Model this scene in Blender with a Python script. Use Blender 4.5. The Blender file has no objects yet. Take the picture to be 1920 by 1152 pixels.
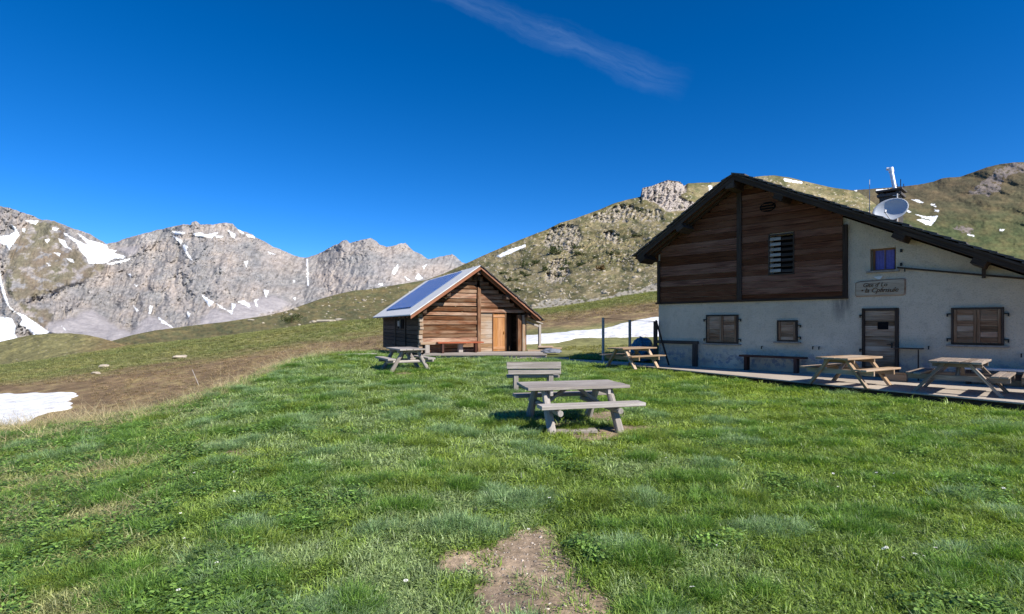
import bpy, bmesh, math, random
import numpy as np
from mathutils import Matrix, Vector
R = math.radians
random.seed(7); rng = np.random.default_rng(11)
sc = bpy.context.scene; COL = sc.collection

# ------------------------------------------------------------ camera, light, exposure
CAMH = 1.75; FPX = 1000.0; V0 = 608.0
cam = bpy.data.cameras.new('camera'); camo = bpy.data.objects.new('camera', cam); COL.objects.link(camo)
camo.location = (0, 0, CAMH); camo.rotation_euler = (R(90), 0, 0)
cam.sensor_width = 36; cam.lens = 36*FPX/1920; cam.shift_y = (V0-576)/1920
cam.clip_start = 0.05; cam.clip_end = 20000
sc.camera = camo
sc.view_settings.view_transform = 'Standard'; sc.view_settings.look = 'None'
sc.view_settings.exposure = 0.64; sc.view_settings.gamma = 1
SUN = Vector((0.735*math.cos(R(40)), -0.678*math.cos(R(40)), math.sin(R(40)))).normalized()
sl = bpy.data.lights.new('sun', 'SUN'); sl.energy = 4.7; sl.angle = R(0.5); sl.color = (1, .95, .87)
so = bpy.data.objects.new('sun', sl); COL.objects.link(so); so.rotation_euler = SUN.to_track_quat('Z', 'Y').to_euler()

def nd(nt, typ, **kw):
    n = nt.nodes.new(typ)
    for k, v in kw.items():
        if k.startswith('i_'):
            key = k[2:]; key = int(key) if key.isdigit() else key.replace('_', ' ')
            n.inputs[key].default_value = v
        else: setattr(n, k, v)
    return n
def lk(nt, a, b): nt.links.new(a, b)
def ramp(nt, fac, stops):
    n = nt.nodes.new('ShaderNodeValToRGB'); e = n.color_ramp.elements
    while len(e) < len(stops): e.new(0.5)
    for i, (p, c) in enumerate(stops):
        e[i].position = p; e[i].color = (*c, 1) if len(c) == 3 else c
    lk(nt, fac, n.inputs[0]); return n.outputs[0]
def mixc(nt, fac, a, b, mode='MIX'):
    n = nt.nodes.new('ShaderNodeMix'); n.data_type = 'RGBA'; n.blend_type = mode
    for s, v in ((n.inputs[0], fac), (n.inputs[6], a), (n.inputs[7], b)):
        if hasattr(v, 'is_output'): lk(nt, v, s)
        elif isinstance(v, (int, float)): s.default_value = v
        else: s.default_value = (*v, 1)
    return n.outputs[2]
def math_(nt, op, a, b=0.0, c=0.0, clamp=False):
    n = nt.nodes.new('ShaderNodeMath'); n.operation = op; n.use_clamp = clamp
    for i, v in enumerate((a, b, c)):
        if hasattr(v, 'is_output'): lk(nt, v, n.inputs[i])
        else: n.inputs[i].default_value = v
    return n.outputs[0]
def mrange(nt, v, a, b, c=0.0, d=1.0):
    n = nt.nodes.new('ShaderNodeMapRange'); lk(nt, v, n.inputs[0])
    for i, x in enumerate((a, b, c, d)): n.inputs[i+1].default_value = x
    return n.outputs[0]

# ------------------------------------------------------------ sky with a thin cirrus streak
w = bpy.data.worlds.new('World'); sc.world = w; w.use_nodes = True
nt = w.node_tree; nt.nodes.clear()
sky = nd(nt, 'ShaderNodeTexSky', sky_type='NISHITA', sun_disc=False)
sky.sun_elevation = R(40); sky.sun_rotation = math.atan2(SUN.x, SUN.y)
sky.altitude = 2200; sky.air_density = 0.66; sky.dust_density = 0.0; sky.ozone_density = 3.5
hsv = nd(nt, 'ShaderNodeHueSaturation'); hsv.inputs['Hue'].default_value = 0.505; hsv.inputs['Saturation'].default_value = 1.33; hsv.inputs['Value'].default_value = 1.0
lk(nt, sky.outputs[0], hsv.inputs['Color'])
def dirv(u, v): return Vector(((u-960)/FPX, 1, -(v-V0)/FPX)).normalized()
A0 = dirv(850, -10); A1 = dirv(1275, 165)
ax = (A1-A0).normalized(); M = ((A0+A1)/2).normalized(); bx = ax.cross(M).normalized()
tc = nd(nt, 'ShaderNodeTexCoord')
def dot(vec):
    n = nd(nt, 'ShaderNodeVectorMath', operation='DOT_PRODUCT'); lk(nt, tc.outputs['Generated'], n.inputs[0]); n.inputs[1].default_value = vec; return n.outputs['Value']
da = math_(nt, 'SUBTRACT', dot(ax), ax.dot(A0))
wn = nd(nt, 'ShaderNodeTexNoise'); wn.inputs['Scale'].default_value = 7; wn.inputs['Detail'].default_value = 5; wn.inputs['Roughness'].default_value = .6; lk(nt, tc.outputs['Generated'], wn.inputs['Vector'])
db = math_(nt, 'ADD', dot(bx), math_(nt, 'MULTIPLY', math_(nt, 'SUBTRACT', wn.outputs[0], .5), .05))
cv = nd(nt, 'ShaderNodeCombineXYZ'); lk(nt, da, cv.inputs[0]); lk(nt, db, cv.inputs[1])
mp = nd(nt, 'ShaderNodeMapping'); mp.inputs['Scale'].default_value = (7, 70, 1); mp.inputs['Rotation'].default_value = (0, 0, R(12)); lk(nt, cv.outputs[0], mp.inputs[0])
nz = nd(nt, 'ShaderNodeTexNoise'); nz.inputs['Scale'].default_value = 1.0; nz.inputs['Detail'].default_value = 9; nz.inputs['Roughness'].default_value = .66; nz.inputs['Distortion'].default_value = .35
lk(nt, mp.outputs[0], nz.inputs['Vector'])
L = (A1-A0).length
wid = mrange(nt, da, 0, L, .022, .034)
prof = math_(nt, 'SUBTRACT', 1.0, math_(nt, 'DIVIDE', math_(nt, 'ABSOLUTE', db), wid), clamp=True)
ends = math_(nt, 'MULTIPLY', mrange(nt, da, -.15, .03), mrange(nt, da, L+.015, L-.06))
front = math_(nt, 'GREATER_THAN', dot((0, 1, 0)), 0.0)
cl = math_(nt, 'MULTIPLY', math_(nt, 'MULTIPLY', prof, ends), math_(nt, 'MULTIPLY', mrange(nt, nz.outputs[0], .30, .85), front))
cl = math_(nt, 'MULTIPLY', cl, .11, clamp=True)
skyc = mixc(nt, cl, hsv.outputs[0], (4.6, 6.0, 7.6))
bg = nd(nt, 'ShaderNodeBackground'); bg.inputs['Strength'].default_value = 0.126
lk(nt, skyc, bg.inputs[0]); out = nd(nt, 'ShaderNodeOutputWorld'); lk(nt, bg.outputs[0], out.inputs[0])

# ------------------------------------------------------------ numpy noise
_P = rng.permutation(256); _P = np.concatenate([_P, _P, _P])
_G = rng.normal(size=(256, 3)); _G /= np.linalg.norm(_G, axis=1)[:, None]
def perlin(x, y, z=0.0):
    x, y, z = np.broadcast_arrays(np.asarray(x, float), np.asarray(y, float), np.asarray(z, float))
    xi = np.floor(x).astype(int); yi = np.floor(y).astype(int); zi = np.floor(z).astype(int)
    xf = x-xi; yf = y-yi; zf = z-zi; xi &= 255; yi &= 255; zi &= 255
    f = lambda t: t*t*t*(t*(t*6-15)+10)
    a, b, c = f(xf), f(yf), f(zf); o = 0
    for i in (0, 1):
        for j in (0, 1):
            for k in (0, 1):
                g = _G[_P[_P[_P[xi+i]+yi+j]+zi+k]]
                d = g[..., 0]*(xf-i)+g[..., 1]*(yf-j)+g[..., 2]*(zf-k)
                o = o + d*(a if i else 1-a)*(b if j else 1-b)*(c if k else 1-c)
    return o*1.6
def fbm(x, y, z=0.0, oct=5, gain=.5, lac=2.03):
    s = 0; a = 1; t = 0
    for i in range(oct):
        s = s+a*perlin(np.asarray(x)+17.3*i, np.asarray(y)-9.1*i, z); t += a; a *= gain; x = np.asarray(x)*lac; y = np.asarray(y)*lac; z = np.asarray(z)*lac
    return s/t
def ridged(x, y, z=0.0, oct=5, gain=.55, lac=2.1):
    s = 0; a = 1; t = 0
    for i in range(oct):
        s = s+a*(1-2*np.abs(perlin(np.asarray(x)+31.7*i, np.asarray(y)+5.9*i, z))); t += a; a *= gain; x = np.asarray(x)*lac; y = np.asarray(y)*lac; z = np.asarray(z)*lac
    return s/t
def sm(x, a, b):
    t = np.clip((np.asarray(x, float)-a)/(b-a), 0, 1); return t*t*(3-2*t)
def inpoly(px, py, poly):
    px = np.asarray(px); py = np.asarray(py); ins = np.zeros(np.broadcast(px, py).shape, bool); n = len(poly)
    for i in range(n):
        x0, y0 = poly[i]; x1, y1 = poly[(i+1) % n]
        if y0 == y1: continue
        c = ((y0 > py) != (y1 > py)) & (px < (x1-x0)*(py-y0)/(y1-y0)+x0); ins ^= c
    return ins

# ------------------------------------------------------------ mesh helpers
def tag(o, label=None, cat=None, group=None, kind=None):
    if label: o['label'] = label
    if cat: o['category'] = cat
    if group: o['group'] = group
    if kind: o['kind'] = kind
    return o
def empty(name, loc=(0, 0, 0), rz=0):
    o = bpy.data.objects.new(name, None); COL.objects.link(o); o.location = loc; o.rotation_euler = (0, 0, rz); o.empty_display_size = .2; return o
def link_mesh(name, me, mat=None, parent=None, smooth=False):
    o = bpy.data.objects.new(name, me); COL.objects.link(o)
    if mat: me.materials.append(mat)
    if parent: o.parent = parent
    if smooth: me.polygons.foreach_set('use_smooth', [True]*len(me.polygons))
    return o
class MB:
    def __init__(s): s.v = []; s.f = []; s.uv = []; s.t = []
    def face(s, idx, uvs, tone): s.f.append(idx); s.uv.append(uvs); s.t.append(tone)
    def hexa(s, P, axes_len, tone=None):
        # P: 8 corners ordered (x,y,z) bits; grain runs along the longest axis
        b = len(s.v); s.v += [tuple(p) for p in P]; tone = random.random() if tone is None else tone
        la = int(np.argmax(axes_len)); off = (random.random()*50, random.random()*50)
        quads = [((0, 2, 3, 1), 2), ((4, 5, 7, 6), 2), ((0, 1, 5, 4), 1), ((2, 6, 7, 3), 1), ((0, 4, 6, 2), 0), ((1, 3, 7, 5), 0)]
        for q, nax in quads:
            oth = [a for a in (0, 1, 2) if a != nax]
            if la in oth: u, v = la, [a for a in oth if a != la][0]; k = 1
            else: u, v = oth; k = 1
            uv = []
            for c in q:
                bits = [(c >> a) & 1 for a in (0, 1, 2)]
                uv.append((off[0]+bits[u]*axes_len[u]+nax*.37, off[1]+bits[v]*axes_len[v]+nax*3.1))
            s.face(tuple(b+c for c in q), uv, tone)
    def box(s, c, d, rot=None, tone=None, taper=None):
        P = []
        for k in (-.5, .5):
            for j in (-.5, .5):
                for i in (-.5, .5):
                    p = Vector((i*d[0], j*d[1], k*d[2]))
                    if rot is not None: p = rot @ p
                    P.append(Vector(c)+p)
        s.hexa(P, d, tone); return s
    def bar(s, p0, p1, w, h, up=(0, 0, 1), tone=None):
        p0 = Vector(p0); p1 = Vector(p1); x = (p1-p0); Ln = x.length; x.normalize(); u = Vector(up)
        y = u.cross(x)
        if y.length < 1e-4: y = Vector((0, 1, 0)).cross(x)
        y.normalize(); z = x.cross(y)
        m = Matrix((x, y, z)).transposed()
        return s.box((p0+p1)/2, (Ln, w, h), m, tone)
    def tube(s, p0, p1, r0, r1=None, n=10, tone=None, wob=0):
        r1 = r0 if r1 is None else r1; p0 = Vector(p0); p1 = Vector(p1); x = (p1-p0); Ln = x.length; x.normalize()
        y = x.orthogonal().normalized(); z = x.cross(y); b = len(s.v); tone = random.random() if tone is None else tone; off = random.random()*40
        K = 5 if wob else 2
        for k in range(K):
            f = k/(K-1); c = p0+x*(Ln*f); r = r0+(r1-r0)*f
            for i in range(n):
                a = 2*math.pi*i/n; rr = r*(1+wob*random.uniform(-1, 1)); s.v.append(tuple(c+(y*math.cos(a)+z*math.sin(a))*rr))
        for k in range(K-1):
            for i in range(n):
                j = (i+1) % n; q = b+k*n
                u0, u1 = Ln*k/(K-1), Ln*(k+1)/(K-1); c0, c1 = r0*6.28*i/n+off, r0*6.28*(i+1)/n+off
                s.face((q+i, q+j, q+n+j, q+n+i), [(u0, c0), (u0, c1), (u1, c1), (u1, c0)], tone)
        e = b+(K-1)*n
        s.face(tuple(b+n-1-i for i in range(n)), [(off+.02*math.cos(6.28*i/n), off+.3*math.sin(6.28*i/n)) for i in range(n)], tone)
        s.face(tuple(e+i for i in range(n)), [(off+.02*math.cos(6.28*i/n), off+.3*math.sin(6.28*i/n)) for i in range(n)], tone); return s
    def prism(s, poly, y0, y1, tone=None):
        # poly in (x,z), extruded along y
        b = len(s.v); n = len(poly); tone = random.random() if tone is None else tone
        s.v += [(p[0], y0, p[1]) for p in poly]+[(p[0], y1, p[1]) for p in poly]
        s.face(tuple(range(b, b+n)), [tuple(p) for p in poly], tone); s.face(tuple(range(b+2*n-1, b+n-1, -1)), [tuple(p) for p in reversed(poly)], tone)
        for i in range(n):
            j = (i+1) % n; L_ = math.hypot(poly[j][0]-poly[i][0], poly[j][1]-poly[i][1])
            s.face((b+j, b+i, b+n+i, b+n+j), [(y0, L_), (y0, 0), (y1, 0), (y1, L_)], tone)
        return s
    def build(s, name, mat, parent=None, bevel=0.0, smooth=False, loc=None):
        me = bpy.data.meshes.new(name); me.from_pydata(s.v, [], s.f)
        uvl = me.uv_layers.new(name='grain'); flat = [c for f in s.uv for c in f]
        uvl.data.foreach_set('uv', np.array(flat, float).ravel())
        at = me.attributes.new('tone', 'FLOAT', 'FACE'); at.data.foreach_set('value', np.array(s.t, float))
        bm = bmesh.new(); bm.from_mesh(me); bmesh.ops.recalc_face_normals(bm, faces=bm.faces); bm.to_mesh(me); bm.free()
        o = link_mesh(name, me, mat, parent, smooth)
        if loc: o.location = loc
        if bevel:
            m = o.modifiers.new('bevel', 'BEVEL'); m.width = bevel; m.segments = 2; m.limit_method = 'ANGLE'; m.angle_limit = R(40)
        return o
def build_each(mb, name, mat, parent=None, bevel=0.0, loc=None):
    # one object per separate piece
    par = list(range(len(mb.v)))
    def fd(i):
        while par[i] != i: par[i] = par[par[i]]; i = par[i]
        return i
    for f in mb.f:
        for q in f[1:]: par[fd(q)] = fd(f[0])
    groups = {}
    for k, f in enumerate(mb.f): groups.setdefault(fd(f[0]), []).append(k)
    res = []
    for ks in groups.values():
        m2 = MB(); mp = {}
        for k in ks:
            idx = []
            for q in mb.f[k]:
                if q not in mp: mp[q] = len(m2.v); m2.v.append(mb.v[q])
                idx.append(mp[q])
            m2.face(tuple(idx), mb.uv[k], mb.t[k])
        res.append(m2.build(name, mat, parent, bevel, loc=loc))
    return res
def cut(o, boxes):
    mb = MB()
    for c, d in boxes: mb.box(c, d)
    k = mb.build('cutter', None); k.parent = o.parent; k.location = o.location
    m = o.modifiers.new('cut', 'BOOLEAN'); m.object = k; m.operation = 'DIFFERENCE'; m.solver = 'EXACT'
    bpy.context.view_layer.update(); dg = bpy.context.evaluated_depsgraph_get()
    me = bpy.data.meshes.new_from_object(o.evaluated_get(dg)); o.modifiers.clear(); old = o.data; o.data = me
    bpy.data.objects.remove(k)
def grid_mesh(name, X, Y, Z, mask=None):
    n, m = X.shape; idx = np.arange(n*m).reshape(n, m)
    q = np.stack([idx[:-1, :-1], idx[:-1, 1:], idx[1:, 1:], idx[1:, :-1]], -1).reshape(-1, 4)
    if mask is not None: q = q[mask[:-1, :-1].ravel()]
    me = bpy.data.meshes.new(name); V = np.stack([X, Y, Z], -1).reshape(-1, 3)
    if mask is not None:
        used = np.unique(q); remap = -np.ones(n*m, int); remap[used] = np.arange(len(used)); V = V[used]; q = remap[q]
    me.vertices.add(len(V)); me.vertices.foreach_set('co', V.ravel())
    me.loops.add(q.size); me.loops.foreach_set('vertex_index', q.ravel().astype(np.int32))
    me.polygons.add(len(q)); me.polygons.foreach_set('loop_start', np.arange(0, q.size, 4, dtype=np.int32))
    me.polygons.foreach_set('use_smooth', np.ones(len(q), bool))
    me.update(calc_edges=True); me.validate()
    return me
def vcol(me, name, rgb):
    a = me.attributes.new(name, 'FLOAT_COLOR', 'POINT'); c = np.ones((len(me.vertices), 4)); c[:, :3] = rgb.reshape(-1, 3); a.data.foreach_set('color', c.ravel())
def vfl(me, name, val):
    a = me.attributes.new(name, 'FLOAT', 'POINT'); a.data.foreach_set('value', val.ravel().astype(float))

# ------------------------------------------------------------ materials
def newmat(name):
    m = bpy.data.materials.new(name); m.use_nodes = True; nt = m.node_tree; nt.nodes.clear()
    o = nd(nt, 'ShaderNodeOutputMaterial'); b = nd(nt, 'ShaderNodeBsdfPrincipled'); lk(nt, b.outputs[0], o.inputs[0]); return m, nt, b
def wood(name, dark, mid, light, rough=.85, tonevar=.5, grain=1.0, grey=None, bump=.35):
    m, nt, b = newmat(name)
    uv = nd(nt, 'ShaderNodeUVMap', uv_map='grain')
    def nz(sx, sy, det, seed=0):
        mp = nd(nt, 'ShaderNodeMapping'); mp.inputs['Scale'].default_value = (sx, sy, 1); mp.inputs['Location'].default_value = (seed, seed*.7, 0); lk(nt, uv.outputs[0], mp.inputs[0])
        n = nd(nt, 'ShaderNodeTexNoise'); n.inputs['Scale'].default_value = 1; n.inputs['Detail'].default_value = det; n.inputs['Roughness'].default_value = .62; n.inputs['Distortion'].default_value = .4
        lk(nt, mp.outputs[0], n.inputs['Vector']); return n.outputs[0]
    g = nz(1.3*grain, 38*grain, 6); big = nz(.8, 3.0, 4, 9); fine = nz(3, 110, 4, 4)
    c = ramp(nt, g, [(.3, dark), (.5, mid), (.72, light)])
    if grey: c = mixc(nt, mrange(nt, big, .42, .66), c, grey)
    crack = mrange(nt, fine, .30, .40, .45, 1.0); c = mixc(nt, 1.0, c, mixc(nt, crack, (.35, .3, .28), (1, 1, 1)), 'MULTIPLY')
    at = nd(nt, 'ShaderNodeAttribute', attribute_name='tone')
    hs = nd(nt, 'ShaderNodeHueSaturation'); lk(nt, c, hs.inputs['Color']); lk(nt, mrange(nt, at.outputs['Fac'], 0, 1, 1-tonevar, 1+tonevar*.8), hs.inputs['Value']); lk(nt, mrange(nt, at.outputs['Fac'], 0, 1, 1.12, .85), hs.inputs['Saturation'])
    lk(nt, hs.outputs[0], b.inputs['Base Color']); b.inputs['Roughness'].default_value = rough; b.inputs['Specular IOR Level'].default_value = .25
    bp = nd(nt, 'ShaderNodeBump'); bp.inputs['Strength'].default_value = bump; bp.inputs['Distance'].default_value = .012
    lk(nt, math_(nt, 'ADD', g, math_(nt, 'MULTIPLY', crack, .5)), bp.inputs['Height']); lk(nt, bp.outputs[0], b.inputs['Normal']); return m
def plain(name, col, rough=.6, metal=0, nscale=12, var=.25, bump=0.1, spec=.4):
    m, nt, b = newmat(name); tc = nd(nt, 'ShaderNodeTexCoord')
    n = nd(nt, 'ShaderNodeTexNoise'); n.inputs['Scale'].default_value = nscale; n.inputs['Detail'].default_value = 6; n.inputs['Roughness'].default_value = .65; lk(nt, tc.outputs['Object'], n.inputs['Vector'])
    lk(nt, ramp(nt, n.outputs[0], [(.25, tuple(x*(1-var) for x in col)), (.75, tuple(min(1, x*(1+var)) for x in col))]), b.inputs['Base Color'])
    b.inputs['Roughness'].default_value = rough; b.inputs['Metallic'].default_value = metal; b.inputs['Specular IOR Level'].default_value = spec
    if bump:
        bp = nd(nt, 'ShaderNodeBump'); bp.inputs['Strength'].default_value = bump; bp.inputs['Distance'].default_value = .02; lk(nt, n.outputs[0], bp.inputs['Height']); lk(nt, bp.outputs[0], b.inputs['Normal'])
    return m
M = {}
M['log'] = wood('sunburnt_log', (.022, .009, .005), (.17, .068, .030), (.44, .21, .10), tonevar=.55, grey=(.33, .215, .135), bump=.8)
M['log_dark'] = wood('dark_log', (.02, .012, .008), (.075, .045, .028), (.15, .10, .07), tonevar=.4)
M['log_pale'] = wood('pale_board', (.14, .08, .045), (.33, .21, .12), (.48, .34, .22), tonevar=.25, grey=(.36, .30, .24))
M['door_orange'] = wood('orange_door', (.26, .11, .038), (.42, .195, .07), (.54, .28, .11), tonevar=.15, bump=.15)
M['barge'] = wood('red_barge', (.13, .045, .022), (.30, .12, .062), (.44, .20, .11), tonevar=.2)
M['gable'] = wood('dark_gable', (.018, .006, .003), (.105, .033, .015), (.27, .10, .047), tonevar=.42, grey=(.17, .072, .038))
M['trim'] = wood('dark_trim', (.018, .011, .008), (.052, .034, .025), (.11, .075, .056), tonevar=.3)
M['shutter'] = wood('shutter_wood', (.07, .032, .016), (.23, .115, .06), (.44, .27, .16), tonevar=.55, grey=(.34, .24, .165))
M['doorwood'] = wood('weathered_door', (.08, .045, .026), (.25, .15, .09), (.45, .315, .21), tonevar=.55, grey=(.35, .27, .20))
M['sign'] = wood('sign_wood', (.22, .145, .085), (.38, .275, .18), (.50, .385, .27), tonevar=.1)
M['grey'] = wood('grey_wood', (.14, .115, .095), (.37, .33, .295), (.56, .51, .455), tonevar=.25, grey=(.30, .265, .235), bump=.6)
M['tan'] = wood('tan_wood', (.16, .09, .05), (.38, .25, .145), (.55, .40, .26), tonevar=.28, grey=(.36, .29, .22))
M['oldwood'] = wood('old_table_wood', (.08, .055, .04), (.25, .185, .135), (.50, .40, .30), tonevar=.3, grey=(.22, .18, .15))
M['red'] = wood('red_bench', (.2, .05, .025), (.36, .10, .05), (.48, .17, .09), tonevar=.1)
M['brownbench'] = wood('brown_bench', (.03, .013, .009), (.075, .03, .02), (.12, .055, .04), tonevar=.2)
M['slat'] = wood('pale_slat', (.2, .16, .13), (.36, .30, .25), (.5, .43, .36), tonevar=.15)
M['black'] = plain('black_iron', (.015, .014, .014), .5, .3)
M['void'] = plain('dark_interior', (.006, .005, .005), .9, 0, spec=.1)
M['zinc'] = plain('grey_sheet_metal', (.66, .645, .62), .7, .0, 4, .12, .03, .05)
M['zinc'].node_tree.nodes['Principled BSDF'].inputs['IOR'].default_value = 1.15
M['steel'] = plain('stainless', (.72, .72, .74), .45, .7, 6, .05, .0)
M['dish'] = plain('dish_grey', (.45, .48, .52), .45, 0, 5, .06, .02)
M['slate_sheet'] = plain('grey_plastic', (.16, .17, .20), .5, 0, 6, .3, .2)
M['slate'] = plain('stone_slate', (.085, .075, .07), .85, 0, 8, .5, .4)
M['concrete'] = plain('masonry', (.25, .21, .18), .9, 0, 10, .35, .5)
M['soot'] = plain('sooty_stone', (.06, .055, .05), .9, 0, 10, .5, .5)
M['tarp'] = plain('blue_tarp', (.02, .13, .22), .35, 0, 7, .3, .1)
M['stone'] = plain('pale_stone', (.36, .32, .28), .9, 0, 5, .4, .7)
M['white_paint'] = plain('white_board', (.62, .60, .57), .6, 0, 9, .12, .1)
M['plate'] = plain('black_plate', (.008, .008, .009), .9, 0, spec=.05)
M['curtain'] = plain('violet_curtain', (.16, .14, .42), .8, 0, 14, .25, .1)

def plaster():
    m, nt, b = newmat('rough_plaster'); tc = nd(nt, 'ShaderNodeTexCoord')
    def nz(s, det, ro=.6, v=None):
        n = nd(nt, 'ShaderNodeTexNoise'); n.inputs['Scale'].default_value = s; n.inputs['Detail'].default_value = det; n.inputs['Roughness'].default_value = ro; lk(nt, v or tc.outputs['Object'], n.inputs['Vector']); return n.outputs[0]
    big = nz(.55, 5); med = nz(3.2, 6, .7); fine = nz(28, 5, .7); grit = nz(75, 3, .6)
    c = ramp(nt, big, [(.3, (.47, .38, .285)), (.7, (.66, .54, .41))])
    c = mixc(nt, mrange(nt, med, .52, .72, 0, .7), c, (.37, .30, .24))
    c = mixc(nt, mrange(nt, fine, .53, .66, 0, .75), c, (.27, .225, .18))
    sep = nd(nt, 'ShaderNodeSeparateXYZ'); lk(nt, tc.outputs['Object'], sep.inputs[0])
    # flaking damp band just above the terrace, where the render has come off in blue grey scales
    band = math_(nt, 'MULTIPLY', mrange(nt, sep.outputs[2], .55, .95, 1, 0), mrange(nt, sep.outputs[2], .18, .34))
    flake = math_(nt, 'MULTIPLY', band, mrange(nt, nz(4.4, 4, .7), .50, .56))
    c = mixc(nt, math_(nt, 'MULTIPLY', flake, .75), c, (.17, .19, .25))
    warm = math_(nt, 'MULTIPLY', mrange(nt, sep.outputs[2], 1.25, .5), mrange(nt, nz(1.6, 4), .45, .62))
    c = mixc(nt, math_(nt, 'MULTIPLY', warm, .5), c, (.40, .30, .22))
    # runs of rust and soot below the lower corner of the boarding, and faint ones beside the windows
    mp = nd(nt, 'ShaderNodeMapping'); mp.inputs['Scale'].default_value = (6, 1, .55); lk(nt, tc.outputs['Object'], mp.inputs[0])
    st = nz(1.6, 4, .6, mp.outputs[0])
    near = math_(nt, 'MULTIPLY', mrange(nt, math_(nt, 'ABSOLUTE', math_(nt, 'SUBTRACT', sep.outputs[0], 6.42)), .12, .34, 1, 0), math_(nt, 'MULTIPLY', mrange(nt, sep.outputs[2], 1.7, 2.35), mrange(nt, sep.outputs[2], 2.7, 2.5)))
    c = mixc(nt, math_(nt, 'MULTIPLY', near, mrange(nt, st, .35, .55, .15, .8)), c, (.10, .085, .08))
    c = mixc(nt, mrange(nt, st, .62, .78, 0, .28), c, (.20, .18, .17))
    lk(nt, c, b.inputs['Base Color']); b.inputs['Roughness'].default_value = .95; b.inputs['Specular IOR Level'].default_value = .15
    bp = nd(nt, 'ShaderNodeBump'); bp.inputs['Strength'].default_value = .8; bp.inputs['Distance'].default_value = .02
    lk(nt, math_(nt, 'ADD', math_(nt, 'MULTIPLY', fine, .8), math_(nt, 'ADD', math_(nt, 'MULTIPLY', grit, .5), med)), bp.inputs['Height']); lk(nt, bp.outputs[0], b.inputs['Normal']); return m
M['plaster'] = plaster()
def solar():
    m, nt, b = newmat('solar_cells'); uv = nd(nt, 'ShaderNodeUVMap', uv_map='grain')
    br = nd(nt, 'ShaderNodeTexBrick'); br.offset = 0; br.inputs['Scale'].default_value = 1; br.inputs['Brick Width'].default_value = .16; br.inputs['Row Height'].default_value = .16; br.inputs['Mortar Size'].default_value = .006
    br.inputs['Color1'].default_value = (.045, .14, .40, 1); br.inputs['Color2'].default_value = (.055, .165, .45, 1); br.inputs['Mortar'].default_value = (.02, .05, .16, 1)
    lk(nt, uv.outputs[0], br.inputs['Vector']); lk(nt, br.outputs[0], b.inputs['Base Color']); b.inputs['Roughness'].default_value = .4; b.inputs['Specular IOR Level'].default_value = .0; b.inputs['IOR'].default_value = 1.12; return m
M['solar'] = solar()

def terrain_mat(name, s1, s2, bump, bdist, var=.5, rough=.95, vor=None):
    # albedo from the 'col' attribute (kind of ground), broken up by world-space noise; relief by bump
    m, nt, b = newmat(name); tc = nd(nt, 'ShaderNodeTexCoord'); at = nd(nt, 'ShaderNodeAttribute', attribute_name='col')
    def nz(s, det, ro=.65):
        n = nd(nt, 'ShaderNodeTexNoise'); n.inputs['Scale'].default_value = s; n.inputs['Detail'].default_value = det; n.inputs['Roughness'].default_value = ro; lk(nt, tc.outputs['Object'], n.inputs['Vector']); return n.outputs[0]
    a = nz(s1, 8); c = nz(s2, 6, .7)
    k = mixc(nt, mrange(nt, a, .3, .7), (1-var, 1-var, 1-var*.9), (1+var, 1+var*.95, 1+var*.8))
    k2 = mixc(nt, mrange(nt, c, .32, .68), (1-var, 1-var, 1-var), (1+var, 1+var, 1+var))
    lk(nt, mixc(nt, 1, mixc(nt, 1, at.outputs['Color'], k, 'MULTIPLY'), k2, 'MULTIPLY'), b.inputs['Base Color'])
    b.inputs['Roughness'].default_value = rough; b.inputs['Specular IOR Level'].default_value = .1
    bp = nd(nt, 'ShaderNodeBump'); bp.inputs['Distance'].default_value = bdist
    bw = nd(nt, 'ShaderNodeRGBToBW'); lk(nt, at.outputs['Color'], bw.inputs[0]); lk(nt, mrange(nt, bw.outputs[0], .6, .72, bump, bump*.08), bp.inputs['Strength'])
    h = math_(nt, 'ADD', a, math_(nt, 'MULTIPLY', c, .5))
    if vor:
        vn = nd(nt, 'ShaderNodeTexVoronoi'); vn.inputs['Scale'].default_value = vor; lk(nt, tc.outputs['Object'], vn.inputs['Vector']); h = math_(nt, 'ADD', h, math_(nt, 'MULTIPLY', vn.outputs[0], .6))
    lk(nt, h, bp.inputs['Height']); lk(nt, bp.outputs[0], b.inputs['Normal']); return m

# ------------------------------------------------------------ ground height field (knots by bearing, smoothed)
US = np.arange(-900, 2810, 10.0)
def sm1(a, s=4):
    k = np.exp(-.5*(np.arange(-12, 13)/s)**2); k /= k.sum(); return np.convolve(np.pad(a, 12, mode='edge'), k, 'valid')
def crv(pts, s=4): p = np.array(pts, float); return sm1(np.interp(US, p[:, 0], p[:, 1]), s)
def zv(v, d): return CAMH-(v-V0)/FPX*d
KD = []; KZ = []
def knot(dp, zp=None, vp=None, s=4):
    d = crv(dp, s); KD.append(d); KZ.append(crv(zp, s) if zp else zv(crv(vp, s), d))
knot([(0, .3)], [(-700, -.1), (300, 0)])
knot([(0, 3)], [(-700, -.5), (0, -.16), (400, 0), (960, 0)])
dc = [(-700, 9), (0, 12), (150, 12), (300, 12.5), (400, 13), (470, 16), (530, 20), (560, 24), (640, 27), (700, 28), (800, 26), (1000, 25), (1235, 24), (1920, 24)]
knot([(a, b*.55) for a, b in dc], [(-700, -1.0), (0, -.42), (150, -.28), (300, -.14), (400, -.04), (500, .02), (640, .08), (760, .09), (960, .09), (1100, .05), (1250, -.02), (1920, -.03)])
knot(dc, None, [(-700, 850), (0, 815), (150, 800), (300, 775), (400, 745), (470, 720), (530, 687), (560, 673), (640, 664), (700, 661), (800, 671), (1000, 672), (1235, 676), (1920, 680)], s=2.5)
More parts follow.
